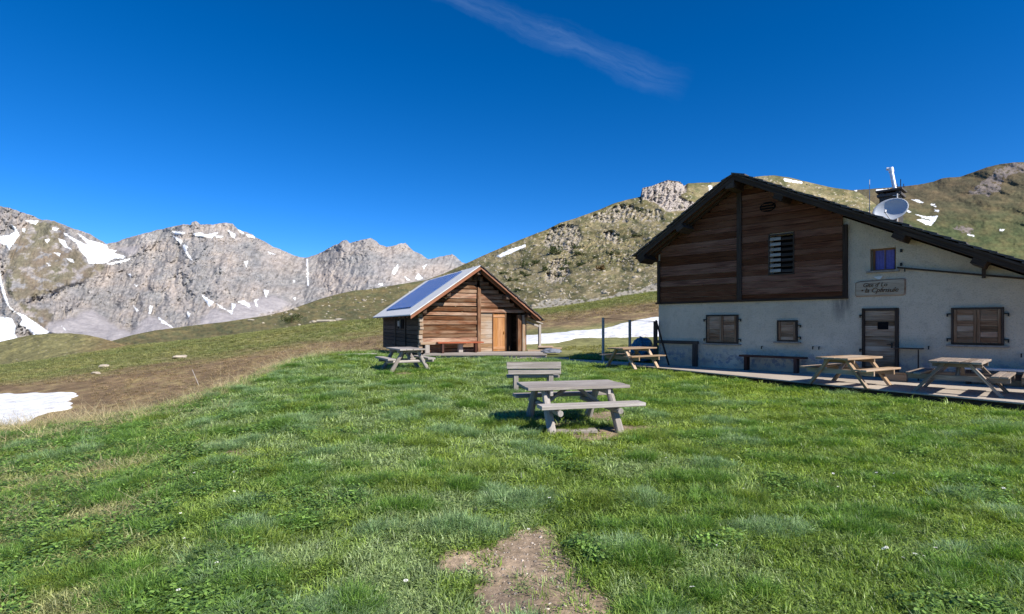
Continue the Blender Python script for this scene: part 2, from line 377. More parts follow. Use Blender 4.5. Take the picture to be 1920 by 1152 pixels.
knot([(-700, 20), (0, 23), (300, 26), (400, 28), (470, 30), (530, 32), (600, 36), (700, 40), (800, 36), (1920, 36)], None,
     [(-700, 850), (0, 826), (150, 812), (300, 786), (400, 757), (470, 732), (530, 703), (600, 680), (700, 664), (800, 655), (1000, 645), (1235, 631), (1920, 630)])
knot([(-700, 36), (0, 38), (150, 40), (300, 44), (530, 50), (700, 54), (800, 55), (1235, 52), (1920, 52)], None,
     [(-700, 745), (0, 731), (150, 712), (300, 692), (400, 679), (530, 660), (600, 648), (700, 636), (800, 626), (1000, 610), (1100, 602), (1235, 589), (1920, 575)])
KC = len(KD)
knot([(-700, 60), (0, 65), (400, 75), (700, 82), (1100, 85), (1920, 85)], None,
     [(-700, 715), (0, 690), (133, 672), (260, 650), (400, 638), (520, 618), (640, 605), (700, 599), (800, 592), (1010, 583), (1100, 570), (1235, 547), (1500, 515), (1920, 490)])
knot([(-700, 95), (0, 100), (700, 118), (1920, 122)], None,
     [(-700, 730), (0, 700), (133, 683), (260, 660), (400, 648), (520, 628), (700, 607), (800, 598), (1010, 588), (1100, 574), (1235, 551), (1500, 520), (1920, 495)])
knot([(0, 420)], [(0, -60), (700, -40), (1100, -10), (1920, 0)])
KD = np.array(KD); KZ = np.array(KZ); NK = len(KD)
for k in range(1, NK): KD[k] = np.maximum(KD[k], KD[k-1]+.5)
_dl = np.diff(KZ, axis=0)/np.diff(KD, axis=0); KM = np.zeros_like(KZ)
for k in range(1, NK-1):
    a, b = _dl[k-1], _dl[k]; KM[k] = np.where(a*b > 0, 2*a*b/(a+b+1e-12*np.sign(a+b)), 0)
KM[0] = _dl[0]; KM[-1] = _dl[-1]
def knots_at(u): return [np.array([np.interp(u, US, A[k]) for k in range(NK)]) for A in (KD, KZ, KM)]
def gz_ud(u, d, noise=True):
    u = np.atleast_1d(np.asarray(u, float)); d = np.atleast_1d(np.asarray(d, float)); D, Z, Mm = knots_at(np.clip(u, -700, 2600))
    z = Z[0].copy()
    for k in range(NK-1):
        h = D[k+1]-D[k]; t = np.clip((d-D[k])/h, 0, 1); s = (d >= D[k])
        v = (2*t**3-3*t**2+1)*Z[k]+(t**3-2*t**2+t)*h*Mm[k]+(-2*t**3+3*t**2)*Z[k+1]+(t**3-t**2)*h*Mm[k+1]
        z = np.where(s, v, z)
    if noise:
        x = (u-960)/FPX*d; far = sm(d, 24, 45)
        z = z+.035*fbm(x*.9, d*.9, 0, 3)+.018*fbm(x*4, d*4, 3, 3)*(1-sm(d, 15, 30))+far*(.35*fbm(x*.12, d*.12, 7, 5)+.10*fbm(x*.7, d*.7, 2, 3))
    return z
def ud(x, y):
    az = np.arctan2(x, y); azc = np.clip(az, R(-58), R(58)); r = np.hypot(x, y)
    return 960+FPX*np.tan(azc), r*np.cos(azc)
def gz(x, y, noise=True):
    u, d = ud(np.atleast_1d(np.asarray(x, float)), np.atleast_1d(np.asarray(y, float))); return gz_ud(u, d, noise)
def ground_at(x, y): return float(gz(x, y)[0])

# worn places on the lawn, in metres
def w_of(u, v, z=None):
    z = (.05 if v < 830 else .0) if z is None else z; d = (CAMH-z)/((v-V0)/FPX); return ((u-960)/FPX*d, d)
DIRT = [[w_of(*p) for p in [(955, 990), (1028, 985), (1050, 1020), (1080, 1050), (1105, 1085), (1165, 1130), (1140, 1185), (890, 1185), (885, 1112), (905, 1090), (815, 1064), (820, 1044), (915, 1030), (945, 1008)]],
        [w_of(*p) for p in [(1055, 816), (1100, 798), (1170, 792), (1240, 794), (1215, 812), (1120, 824)]],
        [w_of(*p) for p in [(1105, 772), (1165, 764), (1180, 774), (1150, 788), (1110, 786)]],
        [w_of(*p) for p in [(990, 780), (1100, 784), (1090, 800), (985, 800)]],
        [w_of(*p) for p in [(282, 884), (296, 862), (330, 858), (318, 872), (300, 890)]],
        [w_of(*p) for p in [(408, 846), (432, 842), (474, 846), (468, 860), (430, 858)]],
        [w_of(*p) for p in [(868, 912), (905, 908), (900, 918), (872, 918)]],
        [w_of(*p) for p in [(925, 808), (960, 806), (950, 812)]],
        [w_of(720, 703, .1), w_of(780, 697, .1), w_of(800, 701, .1), w_of(740, 706, .1)],
        [w_of(825, 697, .1), w_of(880, 696, .1), w_of(860, 701, .1)],
        [w_of(1100, 700, .1), w_of(1170, 702, .1), w_of(1140, 706, .1)]]
def dirt_mask(x, y):
    wx = x+.13*fbm(x*3.2, y*3.2, 1, 5, .65); wy = y+.15*fbm(x*3.2, y*3.2, 5, 5, .65); m = np.zeros(np.shape(x), bool)
    for p in DIRT: m |= inpoly(wx, wy, p)
    return m | (fbm(x*1.6, y*1.6, 12, 4) > .52)
TERR = [(1.3, 25.6), (-.4, 24.6), (1.9, 23.6), (5.1, 19.55), (8.45, 13.4), (10.1, 10.7), (13.0, 6.2), (16.5, 8.9), (6.3, 21.9), (3.6, 24.4)]
CHAL = [(-4.6, 24.6), (2.6, 24.9), (4, 29), (-4, 38), (-9.4, 36)]

azs = np.concatenate([np.arange(-180, -62, 3.0), np.arange(-62, -46, .4), np.arange(-46, 46, .1), np.arange(46, 62, .4), np.arange(62, 180.1, 3.0)])
ds = np.concatenate([[.02, .3], np.exp(np.linspace(np.log(.8), np.log(24), 190)), np.exp(np.linspace(np.log(24.4), np.log(125), 150)), [160, 220, 300, 420]])
AZ, DD = np.meshgrid(np.radians(azs), ds, indexing='xy')
azc = np.clip(AZ, R(-58), R(58)); U = 960+FPX*np.tan(azc); RR = DD/np.cos(azc); GX = RR*np.sin(AZ); GY = RR*np.cos(AZ)
GZ = gz_ud(U.ravel(), DD.ravel()).reshape(U.shape)
def zones(U, D, X, Y):
    kd = knots_at(np.clip(U.ravel(), -700, 2600))[0]; kd = [k.reshape(U.shape) for k in kd]
    n1 = fbm(X*.25, Y*.25, 3, 5); n2 = fbm(X*.06, Y*.06, 8, 4)
    left = sm(U, 800, 690)
    beyond = sm(D+n1*2, kd[3]+1, kd[3]+4)                       # past the lip of the lawn
    brown_l = beyond*(1-sm(D+n1*9, kd[5]-2, kd[5]+9))*left
    brown_r = sm(D+n1*6, kd[4]+9, kd[5]-2)*(1-sm(D+n1*8, kd[5]+6, kd[5]+20))*(1-left)
    return kd, beyond, np.clip(brown_l+brown_r, 0, 1), n1, n2
kd, beyond, brown, n1, n2 = zones(U, DD, GX, GY)
c = lambda *a: np.array(a)
lawn = c(.055, .075, .022)*(1+.5*n1[..., None]); slope = c(.21, .205, .085)*(1+.6*n1[..., None])+n2[..., None]*c(.05, .02, .01)
n6 = fbm(GX*.9, GY*.55, 13, 5)[..., None]; earth = c(.20, .14, .08)*(1+.7*n1[..., None]+.7*n6)+np.clip(n6+n1[..., None]*.6, 0, 1)*c(.05, .09, .0)
rgb = lawn*(1-beyond[..., None])+slope*beyond[..., None]
rgb = rgb*(1-brown[..., None])+earth*brown[..., None]
dm = dirt_mask(GX, GY) & (DD < 30)
dsoil = c(.285, .215, .15)*(1+.55*fbm(GX*3, GY*3, 4, 4)+.35*fbm(GX*14, GY*14, 6, 3))[..., None]
rgb = np.where(dm[..., None], dsoil, rgb)
pale = [(315, 345, 668, 676), (182, 208, 685, 692)]
me = grid_mesh('ground', GX, GY, GZ); vcol(me, 'col', np.clip(rgb, .01, 1))
M['ground'] = terrain_mat('meadow_soil', 1.7, 14, .7, .06, .38)
ground = tag(link_mesh('ground', me, M['ground']), kind='structure')

# inverse lookup: bearing + apparent height -> ground distance within [d0,d1]
def d_of(u, v, d0, d1, n=400):
    dd = np.linspace(d0, d1, n); z = gz_ud(np.full(n, u), dd); vv = V0+(CAMH-z)/dd*FPX; o = np.argsort(vv); return float(np.interp(v, vv[o], dd[o]))

# ------------------------------------------------------------ old snow lying on the ground
def snow_mat():
    m, nt, b = newmat('old_snow'); tc = nd(nt, 'ShaderNodeTexCoord')
    n = nd(nt, 'ShaderNodeTexNoise'); n.inputs['Scale'].default_value = 1.4; n.inputs['Detail'].default_value = 7; n.inputs['Roughness'].default_value = .65; lk(nt, tc.outputs['Object'], n.inputs['Vector'])
    v = nd(nt, 'ShaderNodeTexVoronoi'); v.inputs['Scale'].default_value = 2.2; v.feature = 'SMOOTH_F1'; lk(nt, tc.outputs['Object'], v.inputs['Vector'])
    lk(nt, ramp(nt, n.outputs[0], [(.28, (.42, .39, .36)), (.42, (.64, .63, .62)), (.58, (.76, .77, .78))]), b.inputs['Base Color']); b.inputs['Roughness'].default_value = .7
    bp = nd(nt, 'ShaderNodeBump'); bp.inputs['Strength'].default_value = .6; bp.inputs['Distance'].default_value = .12; lk(nt, math_(nt, 'ADD', v.outputs[0], n.outputs[0]), bp.inputs['Height']); lk(nt, bp.outputs[0], b.inputs['Normal']); return m
M['snow'] = snow_mat()
def snow_patch(poly, d0, d1, label, thick=.18):
    P = []
    for u, v in poly: d = d_of(u, v, d0, d1); P.append((( u-960)/FPX*d, d))
    P = np.array(P); lo = P.min(0)-1; hi = P.max(0)+1; st = .12
    X, Y = np.meshgrid(np.arange(lo[0], hi[0], st), np.arange(lo[1], hi[1], st))
    wx = X+.5*fbm(X*.8, Y*.8, 2, 5); wy = Y+.6*fbm(X*.8, Y*.8, 6, 5); ins = inpoly(wx, wy, [tuple(p) for p in P])
    e = ins.astype(float); acc = e.copy()
    for _ in range(6):
        acc = (acc+np.roll(acc, 1, 0)+np.roll(acc, -1, 0)+np.roll(acc, 1, 1)+np.roll(acc, -1, 1))/5
    Z = gz(X.ravel(), Y.ravel()).reshape(X.shape)+thick*(sm(acc, .25, .9))-.05+.04*fbm(X*.7, Y*.7, 3, 3)*sm(acc, .5, 1)
    keep = acc+.30*fbm(X*2.2, Y*2.2, 9, 4) > .22
    me = grid_mesh('snow', X, Y, Z, keep); o = link_mesh('snow', me, M['snow']); return tag(o, label, None, None, 'structure')
snow_patch([(-60, 735), (0, 742), (60, 740), (100, 739), (150, 737), (140, 745), (126, 748), (134, 762), (128, 770), (90, 772), (70, 784), (45, 792), (50, 800), (0, 830), (-60, 850)], 23.5, 38, 'snow patch on the brown slope')
snow_patch([(960, 632), (1000, 630), (1025, 627), (1050, 625), (1100, 622), (1130, 618), (1160, 610), (1190, 603), (1235, 596), (1300, 588), (1300, 630), (1235, 632), (1190, 632), (1120, 634), (1090, 634), (1040, 643), (985, 646), (960, 648)], 34, 56, 'snow band between the buildings')

# ------------------------------------------------------------ distant sheets along sight bearings, each with its own real distance
def to_poly(pts, s, ox, oy): return [(x/s+ox, y/s+oy) for x, y in pts]
M7 = lambda *p: to_poly(p, 3.6, 0, 360); M8 = lambda *p: to_poly(p, 3.692, 440, 380)
MSNOW = [M7((0, 300), (60, 290), (105, 270), (68, 215), (100, 235), (132, 290), (90, 350), (62, 392), (40, 360), (0, 345)), M7((165, 190), (262, 195), (242, 222), (205, 212)),
 M7((520, 275), (600, 325), (660, 340), (722, 360), (730, 385), (790, 397), (770, 412), (852, 437), (830, 452), (770, 450), (720, 482), (600, 487), (590, 450), (540, 400), (520, 352), (470, 312), (430, 275), (470, 300), (560, 345), (600, 360), (540, 300)),
 M7((393, 315), (440, 330), (450, 365), (492, 392), (440, 377), (408, 345)), M7((300, 318), (336, 320), (320, 348)), M7((364, 408), (412, 415), (400, 437)), M7((448, 448), (490, 455), (502, 477), (470, 472)),
 M7((718, 487), (790, 468), (887, 450), (860, 466), (760, 492)), M7((1160, 263), (1250, 273), (1240, 284), (1180, 287)), M7((1162, 293), (1230, 328), (1222, 352)),
 M7((1232, 352), (1267, 365), (1257, 392), (1303, 472), (1275, 442), (1240, 387)), M7((1300, 283), (1350, 273), (1390, 288), (1475, 273), (1430, 313), (1390, 302), (1330, 303)),
 M7((1530, 250), (1592, 290), (1580, 318), (1550, 282)), M7((1600, 238), (1652, 285), (1620, 278)), M7((1658, 286), (1722, 300), (1700, 311)), M7((1450, 298), (1508, 296), (1500, 310), (1460, 310)),
 M7((1360, 693), (1442, 745), (1415, 778), (1385, 737)), M7((1448, 743), (1532, 800), (1490, 783)), M7((1565, 750), (1590, 758), (1565, 827), (1530, 800), (1562, 802)), M7((1618, 735), (1662, 738), (1692, 778), (1640, 762)),
 M7((900, 766), (935, 800), (920, 808)), M7((1010, 765), (1032, 773), (1017, 827), (1003, 822)), M7((1060, 838), (1175, 922), (1090, 882)), M7((1262, 800), (1287, 825), (1270, 847)), M7((350, 240), (398, 245), (380, 266), (352, 255)),
 M7((-420, 930), (-330, 860), (-200, 850), (0, 843), (82, 855), (107, 910), (100, 960), (127, 997), (0, 1020), (-180, 1050), (-400, 1010)), M7((108, 812), (160, 828), (250, 890), (328, 945), (325, 962), (230, 970), (170, 912), (130, 897), (152, 860)), M7((0, 520), (14, 620), (36, 690), (62, 770), (106, 812), (96, 815), (50, 765), (20, 700), (-4, 600)),
 M7((860, 550), (885, 560), (880, 580)), M7((905, 625), (930, 632), (925, 645)), M7((150, 245), (172, 250), (165, 275), (152, 268)), M7((310, 478), (345, 498), (330, 500)), M7((430, 275), (450, 280), (452, 300), (436, 290)), M7((1650, 470), (1675, 470), (1660, 505)), M7((410, 900), (450, 935), (430, 925)),
 M8((20, 688), (60, 678), (100, 700), (110, 727), (60, 707)), M8((133, 675), (167, 665), (150, 690), (162, 728), (145, 712)), M8((223, 338), (287, 360), (240, 357)), M8((200, 604), (237, 610), (217, 662)), M8((80, 218), (130, 230), (137, 247), (90, 237)),
 M8((1088, 490), (1100, 460), (1132, 428), (1127, 470), (1105, 502)), M8((1178, 510), (1217, 540), (1190, 537)), M8((1248, 530), (1270, 488), (1302, 525), (1272, 534)), M8((990, 568), (1022, 555), (1030, 577)), M8((498, 390), (506, 390), (513, 582), (503, 577)), M8((65, 408), (95, 405), (80, 448)), M8((400, 535), (418, 540), (410, 555)), M8((1300, 440), (1335, 425), (1310, 460)), M8((405, 660), (425, 655), (415, 680))]
GREENM = [M7((30, 520), (60, 400), (120, 290), (200, 220), (270, 195), (400, 205), (450, 260), (420, 300), (520, 400), (585, 470), (600, 490), (720, 490), (640, 560), (560, 620), (300, 690), (120, 740), (60, 700)), M7((130, 750), (350, 800), (350, 890), (270, 920), (180, 850)), M7((500, 520), (720, 490), (600, 590), (480, 640))]
SCREE = [M7((300, 900), (450, 860), (620, 790), (760, 900), (900, 960), (760, 1010), (330, 965)), M7((880, 960), (1000, 830), (1160, 910), (1200, 960), (780, 1010)), M7((1330, 890), (1430, 790), (1560, 830), (1728, 760), (1760, 900), (1400, 930)), M8((-20, 720), (250, 650), (400, 690), (330, 740), (-20, 820)), M7((780, 370), (960, 370), (880, 440), (790, 400)), M7((470, 620), (560, 520), (600, 490), (500, 620))]
skyM = np.array([(-1500, 430), (-1300, 395), (-1120, 350), (-950, 362), (-800, 330), (-640, 352), (-520, 385), (-400, 395), (-250, 372), (-100, 378), (0, 387), (18, 390), (40, 398), (60, 404), (75, 412), (100, 414), (130, 426), (150, 433), (170, 440), (185, 449), (200, 457), (215, 455), (240, 446), (270, 438), (310, 428), (330, 423), (345, 421), (357, 422), (360, 416), (368, 415), (376, 421), (400, 421), (420, 417), (436, 419), (446, 430), (455, 434), (470, 438), (480, 446), (495, 452), (510, 462), (530, 470), (548, 478), (570, 484), (585, 480), (605, 473), (622, 462), (634, 458), (642, 451), (650, 450), (656, 456), (668, 453), (680, 449), (695, 447), (705, 452), (712, 459), (725, 463), (735, 462), (748, 458), (760, 456), (768, 464), (775, 471), (790, 477), (804, 487), (820, 482), (835, 480), (848, 477), (858, 484), (866, 492), (900, 505), (1000, 540), (1150, 560)])
def far_sheet(name, u0, u1, nc, sky, vb, d_bot, d_top, nr, expo, relief, jag=0):
    u = np.linspace(u0, u1, nc); vt = np.interp(u, sky[:, 0], sky[:, 1])
    if jag: vt = vt+jag*fbm(u*.11, u*0+3.3, 0, 4)
    f = np.linspace(0, 1, nr); Uu, Ff = np.meshgrid(u, f); kk = np.exp(-.5*(np.arange(-60, 61)/(22/(u[1]-u[0])))**2); kk /= kk.sum(); vs = np.convolve(np.pad(vt, 60, mode='edge'), kk, 'valid')
    vbv = np.interp(u, *np.array(vb, float).T) if hasattr(vb, '__len__') else np.full(nc, vb)
    Vv = vbv+(vs-vbv)*Ff+(vt-vs)*sm(Ff, .88, 1)
    db = np.interp(u, *np.array(d_bot, float).T); dt = np.interp(u, *np.array(d_top, float).T)
    D = db+(dt-db)*Ff**expo
    D = D+relief(Uu, Vv, Ff, D)
    X = (Uu-960)/FPX*D; Z = zv(Vv, D)
    # the far side of the crest, falling away out of sight
    bx = [np.vstack([X, X[-1:]*1.12, X[-1:]*1.5]), np.vstack([D, D[-1:]*1.12, D[-1:]*1.5]), np.vstack([Z, Z[-1:]-.05*D[-1:], Z[-1:]-.4*D[-1:]])]
    pad = lambda A: np.vstack([A, A[-1:], A[-1:]])
    return bx[0], bx[1], bx[2], pad(Uu), pad(Vv), pad(Ff), D
def blur(A, n):
    for _ in range(n): A = (A+np.roll(A, 1, 0)+np.roll(A, -1, 0)+np.roll(A, 1, 1)+np.roll(A, -1, 1))/5
    return A
def anypoly(U, V, polys, wob=1.2, sc_=.12):
    wu = U+wob*fbm(U*sc_, V*sc_, 2, 4)*2; wv = V+wob*fbm(U*sc_, V*sc_, 9, 4)*2; m = np.zeros(U.shape, bool)
    for p in polys: m |= inpoly(wu, wv, p)
    return m
def reliefM(U, V, F, D):
    g = blur(anypoly(U, V, GREENM).astype(float), 40); s = blur(anypoly(U, V, SCREE).astype(float), 30)
    r = ridged(U*.020+.006*V, V*.010, 1.5, 6)*80+ridged(U*.07+V*.03, V*.05, 4.5, 4)*20+fbm(U*.25, V*.28, 2, 3)*9
    k = (1-.65*g)*(1-.85*s)*(1-.45*blur(anypoly(U, V, MSNOW, .9, .25).astype(float), 10)); r = r*k*sm(F, 0, .12)
    return r
X, Y, Z, Uu, Vv, Ff, _ = far_sheet('mountain', -1500, 1100, 1850, skyM, [(-1500, 700), (-420, 665), (250, 655), (700, 630), (1100, 620)], [(-1500, 800), (-420, 1000), (200, 1150), (1100, 1500)], [(-1500, 1400), (-420, 1700), (80, 1750), (200, 2100), (370, 2000), (570, 2400), (690, 2250), (860, 2600), (1100, 2800)], 230, .9, reliefM, 2.0)
sn = anypoly(Uu, Vv, MSNOW, .9, .25); gr = blur(anypoly(Uu, Vv, GREENM, 5, .06).astype(float), 6); sr = blur(anypoly(Uu, Vv, SCREE, 5, .06).astype(float), 5)
a1 = fbm(Uu*.02, Vv*.02, 1, 5)[..., None]; a2 = fbm(Uu*.15+Vv*.1, Vv*.2, 5, 5)[..., None]; a3 = fbm(Uu*.012, Vv*.05, 15, 4)[..., None]
rock = c(.280, .258, .243)*(1+.3*a1+.6*a2)+np.clip(a1+a3, -.4, .6)*c(.06, .026, .0)
a4 = fbm(Uu*.045, Vv*.07, 21, 6, .65)[..., None]; gre = c(.185, .158, .112)*(1+.5*a2)+np.clip(a1, -.3, 1)*c(-.05, .0, -.02); gre = gre+(rock-gre)*sm(a4, .02, .22)
scr = c(.33, .305, .305)*(1+.15*a2)+np.zeros_like(rock)
rgb = rock+(gre-rock)*gr[..., None]; rgb = rgb+(scr-rgb)*sr[..., None]; rgb = np.where(sn[..., None], c(.80, .82, .84)+0*rock, rgb)
me = grid_mesh('mountain', X, Y, Z); vcol(me, 'col', np.clip(rgb, .01, .9))
M['mountain'] = terrain_mat('mountain_rock', .018, .09, .6, 9.0, .17, vor=.035)
tag(link_mesh('mountain', me, M['mountain']), kind='structure')

# main hill: grass, scree and limestone outcrops
H1 = lambda *p: to_poly(p, 3.6, 860, 320)
OUT = [(1, H1((560, 480), (620, 400), (720, 355), (800, 380), (830, 470), (760, 560), (680, 540), (580, 510))), (1, H1((600, 640), (650, 590), (720, 600), (750, 700), (690, 760), (590, 750))), (1, H1((880, 340), (920, 300), (1080, 230), (1180, 240), (1130, 350), (1020, 350))), (1, H1((970, 420), (1050, 410), (1090, 500), (1010, 480))), (.8, H1((1150, 250), (1370, 270), (1380, 330), (1250, 350), (1150, 320))), (.5, H1((820, 480), (1060, 430), (1320, 560), (1320, 660), (1000, 640), (820, 620)))]
TOPROCK = H1((1228, 185), (1232, 115), (1310, 105), (1400, 66), (1500, 75), (1540, 110), (1530, 150), (1480, 175), (1560, 210), (1620, 215), (1560, 270), (1400, 275), (1330, 220), (1240, 195))
HSNOW = [H1((250, 580), (340, 535), (450, 498), (452, 514), (380, 547), (280, 589)), H1((1686, 100), (1712, 105), (1715, 130), (1690, 142)), to_poly([(1190, 142), (1330, 168), (1332, 184), (1200, 166)], 4.113, 1180, 300)]
SCREEH = [H1((420, 960), (560, 880), (620, 870), (900, 880), (1080, 830), (1350, 760), (1350, 830), (1000, 900), (700, 960))]
skyH = np.array([(-60, 690), (120, 662), (190, 645), (215, 638), (250, 628), (290, 620), (350, 612), (420, 604), (460, 598), (500, 592), (535, 584), (560, 575), (600, 561), (640, 550), (665, 545), (690, 543), (740, 535), (800, 525), (835, 512), (870, 496), (900, 482), (930, 469), (965, 454), (1000, 440), (1025, 431), (1050, 418), (1075, 411), (1100, 402), (1125, 393), (1150, 382), (1175, 375), (1201, 369), (1204, 353), (1222, 349), (1240, 342), (1252, 338), (1275, 341), (1283, 349), (1290, 344), (1340, 342), (1375, 340), (1420, 331), (1450, 329), (1480, 333), (1520, 343), (1560, 352), (1590, 356), (1612, 362), (1640, 382), (1680, 415), (1720, 440), (1800, 470), (1920, 505), (2200, 560)])
def outw(U, V):
    w_ = np.zeros(U.shape)
    for k, p in OUT: w_ = np.maximum(w_, k*anypoly(U, V, [p], 4, .08))
    return np.maximum(w_, 1.0*anypoly(U, V, [TOPROCK], 1, .1))
def reliefH(U, V, F, D):
    w_ = outw(U, V)
    r = fbm(U*.012, V*.02, 4, 4)*16*sm(F, 0, .2)+ridged(U*.05, V*.09, 2.2, 5)*2.2*sm(F, .05, .3)+blur(w_, 6)*(ridged(U*.11+V*.05, V*.05, 3, 4)*10+ridged(U*.2+V*.1, V*.12, 6, 3)*1.8)+fbm(U*.3, V*.4, 8, 3)*1.2
    return r*sm(U, 420, 900)+(1-sm(U, 420, 900))*(fbm(U*.02, V*.06, 2, 4)*5+fbm(U*.15, V*.3, 2, 3)*1.2)*sm(F, 0, .3)
X, Y, Z, HU, HV, HF, HD = far_sheet('hill', -60, 2200, 1500, skyH, [(-60, 700), (120, 690), (260, 664), (400, 650), (520, 634), (640, 622), (700, 612), (800, 606), (1010, 592), (1100, 578), (1235, 558), (1500, 525), (1920, 520), (2200, 570)], [(-60, 104), (1200, 112), (2200, 118)], [(-60, 130), (300, 170), (500, 210), (690, 270), (870, 330), (1050, 340), (1250, 370), (1400, 430), (1600, 470), (2200, 420)], 230, .85, reliefH, .5)
sn = anypoly(HU, HV, HSNOW, .8, .2); wv_ = outw(HU, HV); tr = anypoly(HU, HV, [TOPROCK], 2, .1); sh = anypoly(HU, HV, SCREEH, 4, .06)
a1 = fbm(HU*.02, HV*.03, 1, 5); a2 = fbm(HU*.16, HV*.24, 5, 5); a3 = fbm(HU*.05, HV*.12, 9, 4)
rocky = np.clip(sm(HU, 830, 1000)*sm(HF, .02, .3)*(1-sm(HF, .82, 1.0))+.2*sm(HU, 500, 800), 0, 1)
grass = c(.145, .13, .060)*(1+.3*a1+.5*a2)[..., None]+np.clip(a3, -.3, .6)[..., None]*c(.10, .05, .02)
dryg = c(.27, .225, .13)*(1+.4*a2)[..., None]
rk = c(.31, .272, .215)*(1+.6*a2)[..., None]
rgb = grass+(dryg-grass)*(sm(a1+a3*.7, -.25, .4)*sm(HU, 700, 950)*.75)[..., None]
stone_w = ((a2 > .27) & (rocky > .25)) | (wv_*(a2+.6) > .5)
rgb = np.where(stone_w[..., None], rk, rgb); rgb = np.where(tr[..., None], c(.36, .315, .28)*(1+.4*a2)[..., None], rgb); rgb = np.where((sh & (a2 > -.15))[..., None], c(.36, .325, .26)*(1+.3*a2)[..., None], rgb)
rgb = np.where(sn[..., None], c(.82, .83, .84)+0*rgb, rgb)
me = grid_mesh('hill', X, Y, Z); vcol(me, 'col', np.clip(rgb, .012, .9))
M['hill'] = terrain_mat('hill_turf', .12, .75, .9, 1.0, .26, vor=.35)
tag(link_mesh('hill', me, M['hill']), kind='structure')
HX, HY, HZ = X, Y, Z

# higher hill further right
R8 = lambda *p: to_poly(p, 5.484, 1600, 290)
RSNOW = [R8((592, 462), (660, 462), (728, 495), (680, 499)), R8((798, 507), (836, 507), (836, 526), (800, 524)), R8((825, 530), (852, 530), (852, 546)), R8((833, 563), (888, 575), (870, 594), (835, 584)), R8((636, 613), (760, 640), (873, 628), (850, 667), (800, 733), (740, 717), (648, 670), (700, 663), (800, 687), (790, 672), (700, 647)), R8((548, 560), (598, 590), (560, 600)), R8((232, 358), (402, 353), (402, 382), (235, 380)), R8((1168, 815), (1252, 835), (1240, 844), (1180, 832)), R8((1503, 770), (1552, 770), (1540, 787), (1503, 784)), R8((0, 366), (42, 366), (30, 382))]
ROCKR = [R8((1180, 400), (1330, 280), (1480, 160), (1600, 95), (1800, 85), (1800, 180), (1560, 260), (1480, 400), (1300, 420)), R8((1010, 760), (1100, 740), (1260, 790), (1200, 830))]
skyR = np.array([(1380, 345), (1480, 340), (1560, 355), (1600, 357), (1640, 354), (1680, 351), (1720, 347), (1750, 341), (1765, 335), (1780, 333), (1800, 332), (1825, 323), (1850, 314), (1875, 308), (1900, 305), (1930, 304), (2000, 300), (2100, 310), (2300, 330)])
X, Y, Z, Uu, Vv, Ff, _ = far_sheet('hill', 1380, 2300, 700, skyR, [(1380, 520), (1700, 480), (1900, 540), (2300, 560)], [(1380, 420), (2300, 380)], [(1380, 800), (1700, 850), (1920, 760), (2300, 700)], 180, .9, lambda U, V, F, D: (ridged(U*.010-V*.016, V*.02+U*.004, 3, 4, .4)*12+fbm(U*.07, V*.12, 4, 4)*2.5)*sm(F, 0, .15), .6)
sn = anypoly(Uu, Vv, RSNOW, .8, .25); rr = anypoly(Uu, Vv, ROCKR, 6, .05)
a1 = fbm(Uu*.02, Vv*.03, 31, 5); a2 = fbm(Uu*.14-Vv*.05, Vv*.22, 25, 5); a3 = fbm(Uu*.03, Vv*.08, 19, 4)
hi_ = sm(Ff, .35, .85)
rgb = c(.085, .095, .040)*(1+.35*a1+.55*a2)[..., None]*(1-hi_[..., None])+c(.115, .095, .055)*(1+.4*a2)[..., None]*hi_[..., None]+np.clip(a3, -.2, .5)[..., None]*c(.08, .04, .02)
rgb = np.where((rr & (a2 > -.12))[..., None], c(.19, .16, .14)*(1+.5*a2)[..., None], rgb); rgb = np.where(sn[..., None], c(.82, .83, .84)+0*rgb, rgb)
me = grid_mesh('hill', X, Y, Z); vcol(me, 'col', np.clip(rgb, .012, .9)); tag(link_mesh('hill', me, terrain_mat('far_turf', .06, .35, .8, 1.6, .22)), kind='structure')

# low hillock on the left, beyond the brown slope
skyK = np.array([(-1200, 690), (-800, 672), (-500, 682), (-300, 668), (-120, 655), (0, 641), (40, 632), (60, 628), (90, 626), (130, 625), (160, 628), (185, 633), (210, 640), (235, 648), (262, 656), (300, 668), (360, 690)])
X, Y, Z, Uu, Vv, Ff, _ = far_sheet('hill', -1200, 360, 760, skyK, [(-1200, 745), (-300, 725), (0, 704), (133, 688), (260, 668), (360, 700)], [(-1200, 98), (360, 104)], [(-1200, 130), (-300, 135), (130, 138), (360, 118)], 70, .9, lambda U, V, F, D: fbm(U*.05, V*.12, 4, 5)*2.2*sm(F, 0, .3), .5)
a1 = fbm(Uu*.03, Vv*.06, 41, 5); a2 = fbm(Uu*.2, Vv*.4, 45, 4)
rgb = c(.19, .175, .08)*(1+.5*a2+.3*a1)[..., None]+sm(Uu+60*a1, 120, 240)[..., None]*c(.035, -.01, -.0)
rgb = np.where((a2 > .42)[..., None], c(.3, .26, .2)+0*rgb, rgb)
me = grid_mesh('hill', X, Y, Z); vcol(me, 'col', np.clip(rgb, .012, .9)); tag(link_mesh('hill', me, M['hill']), kind='structure')


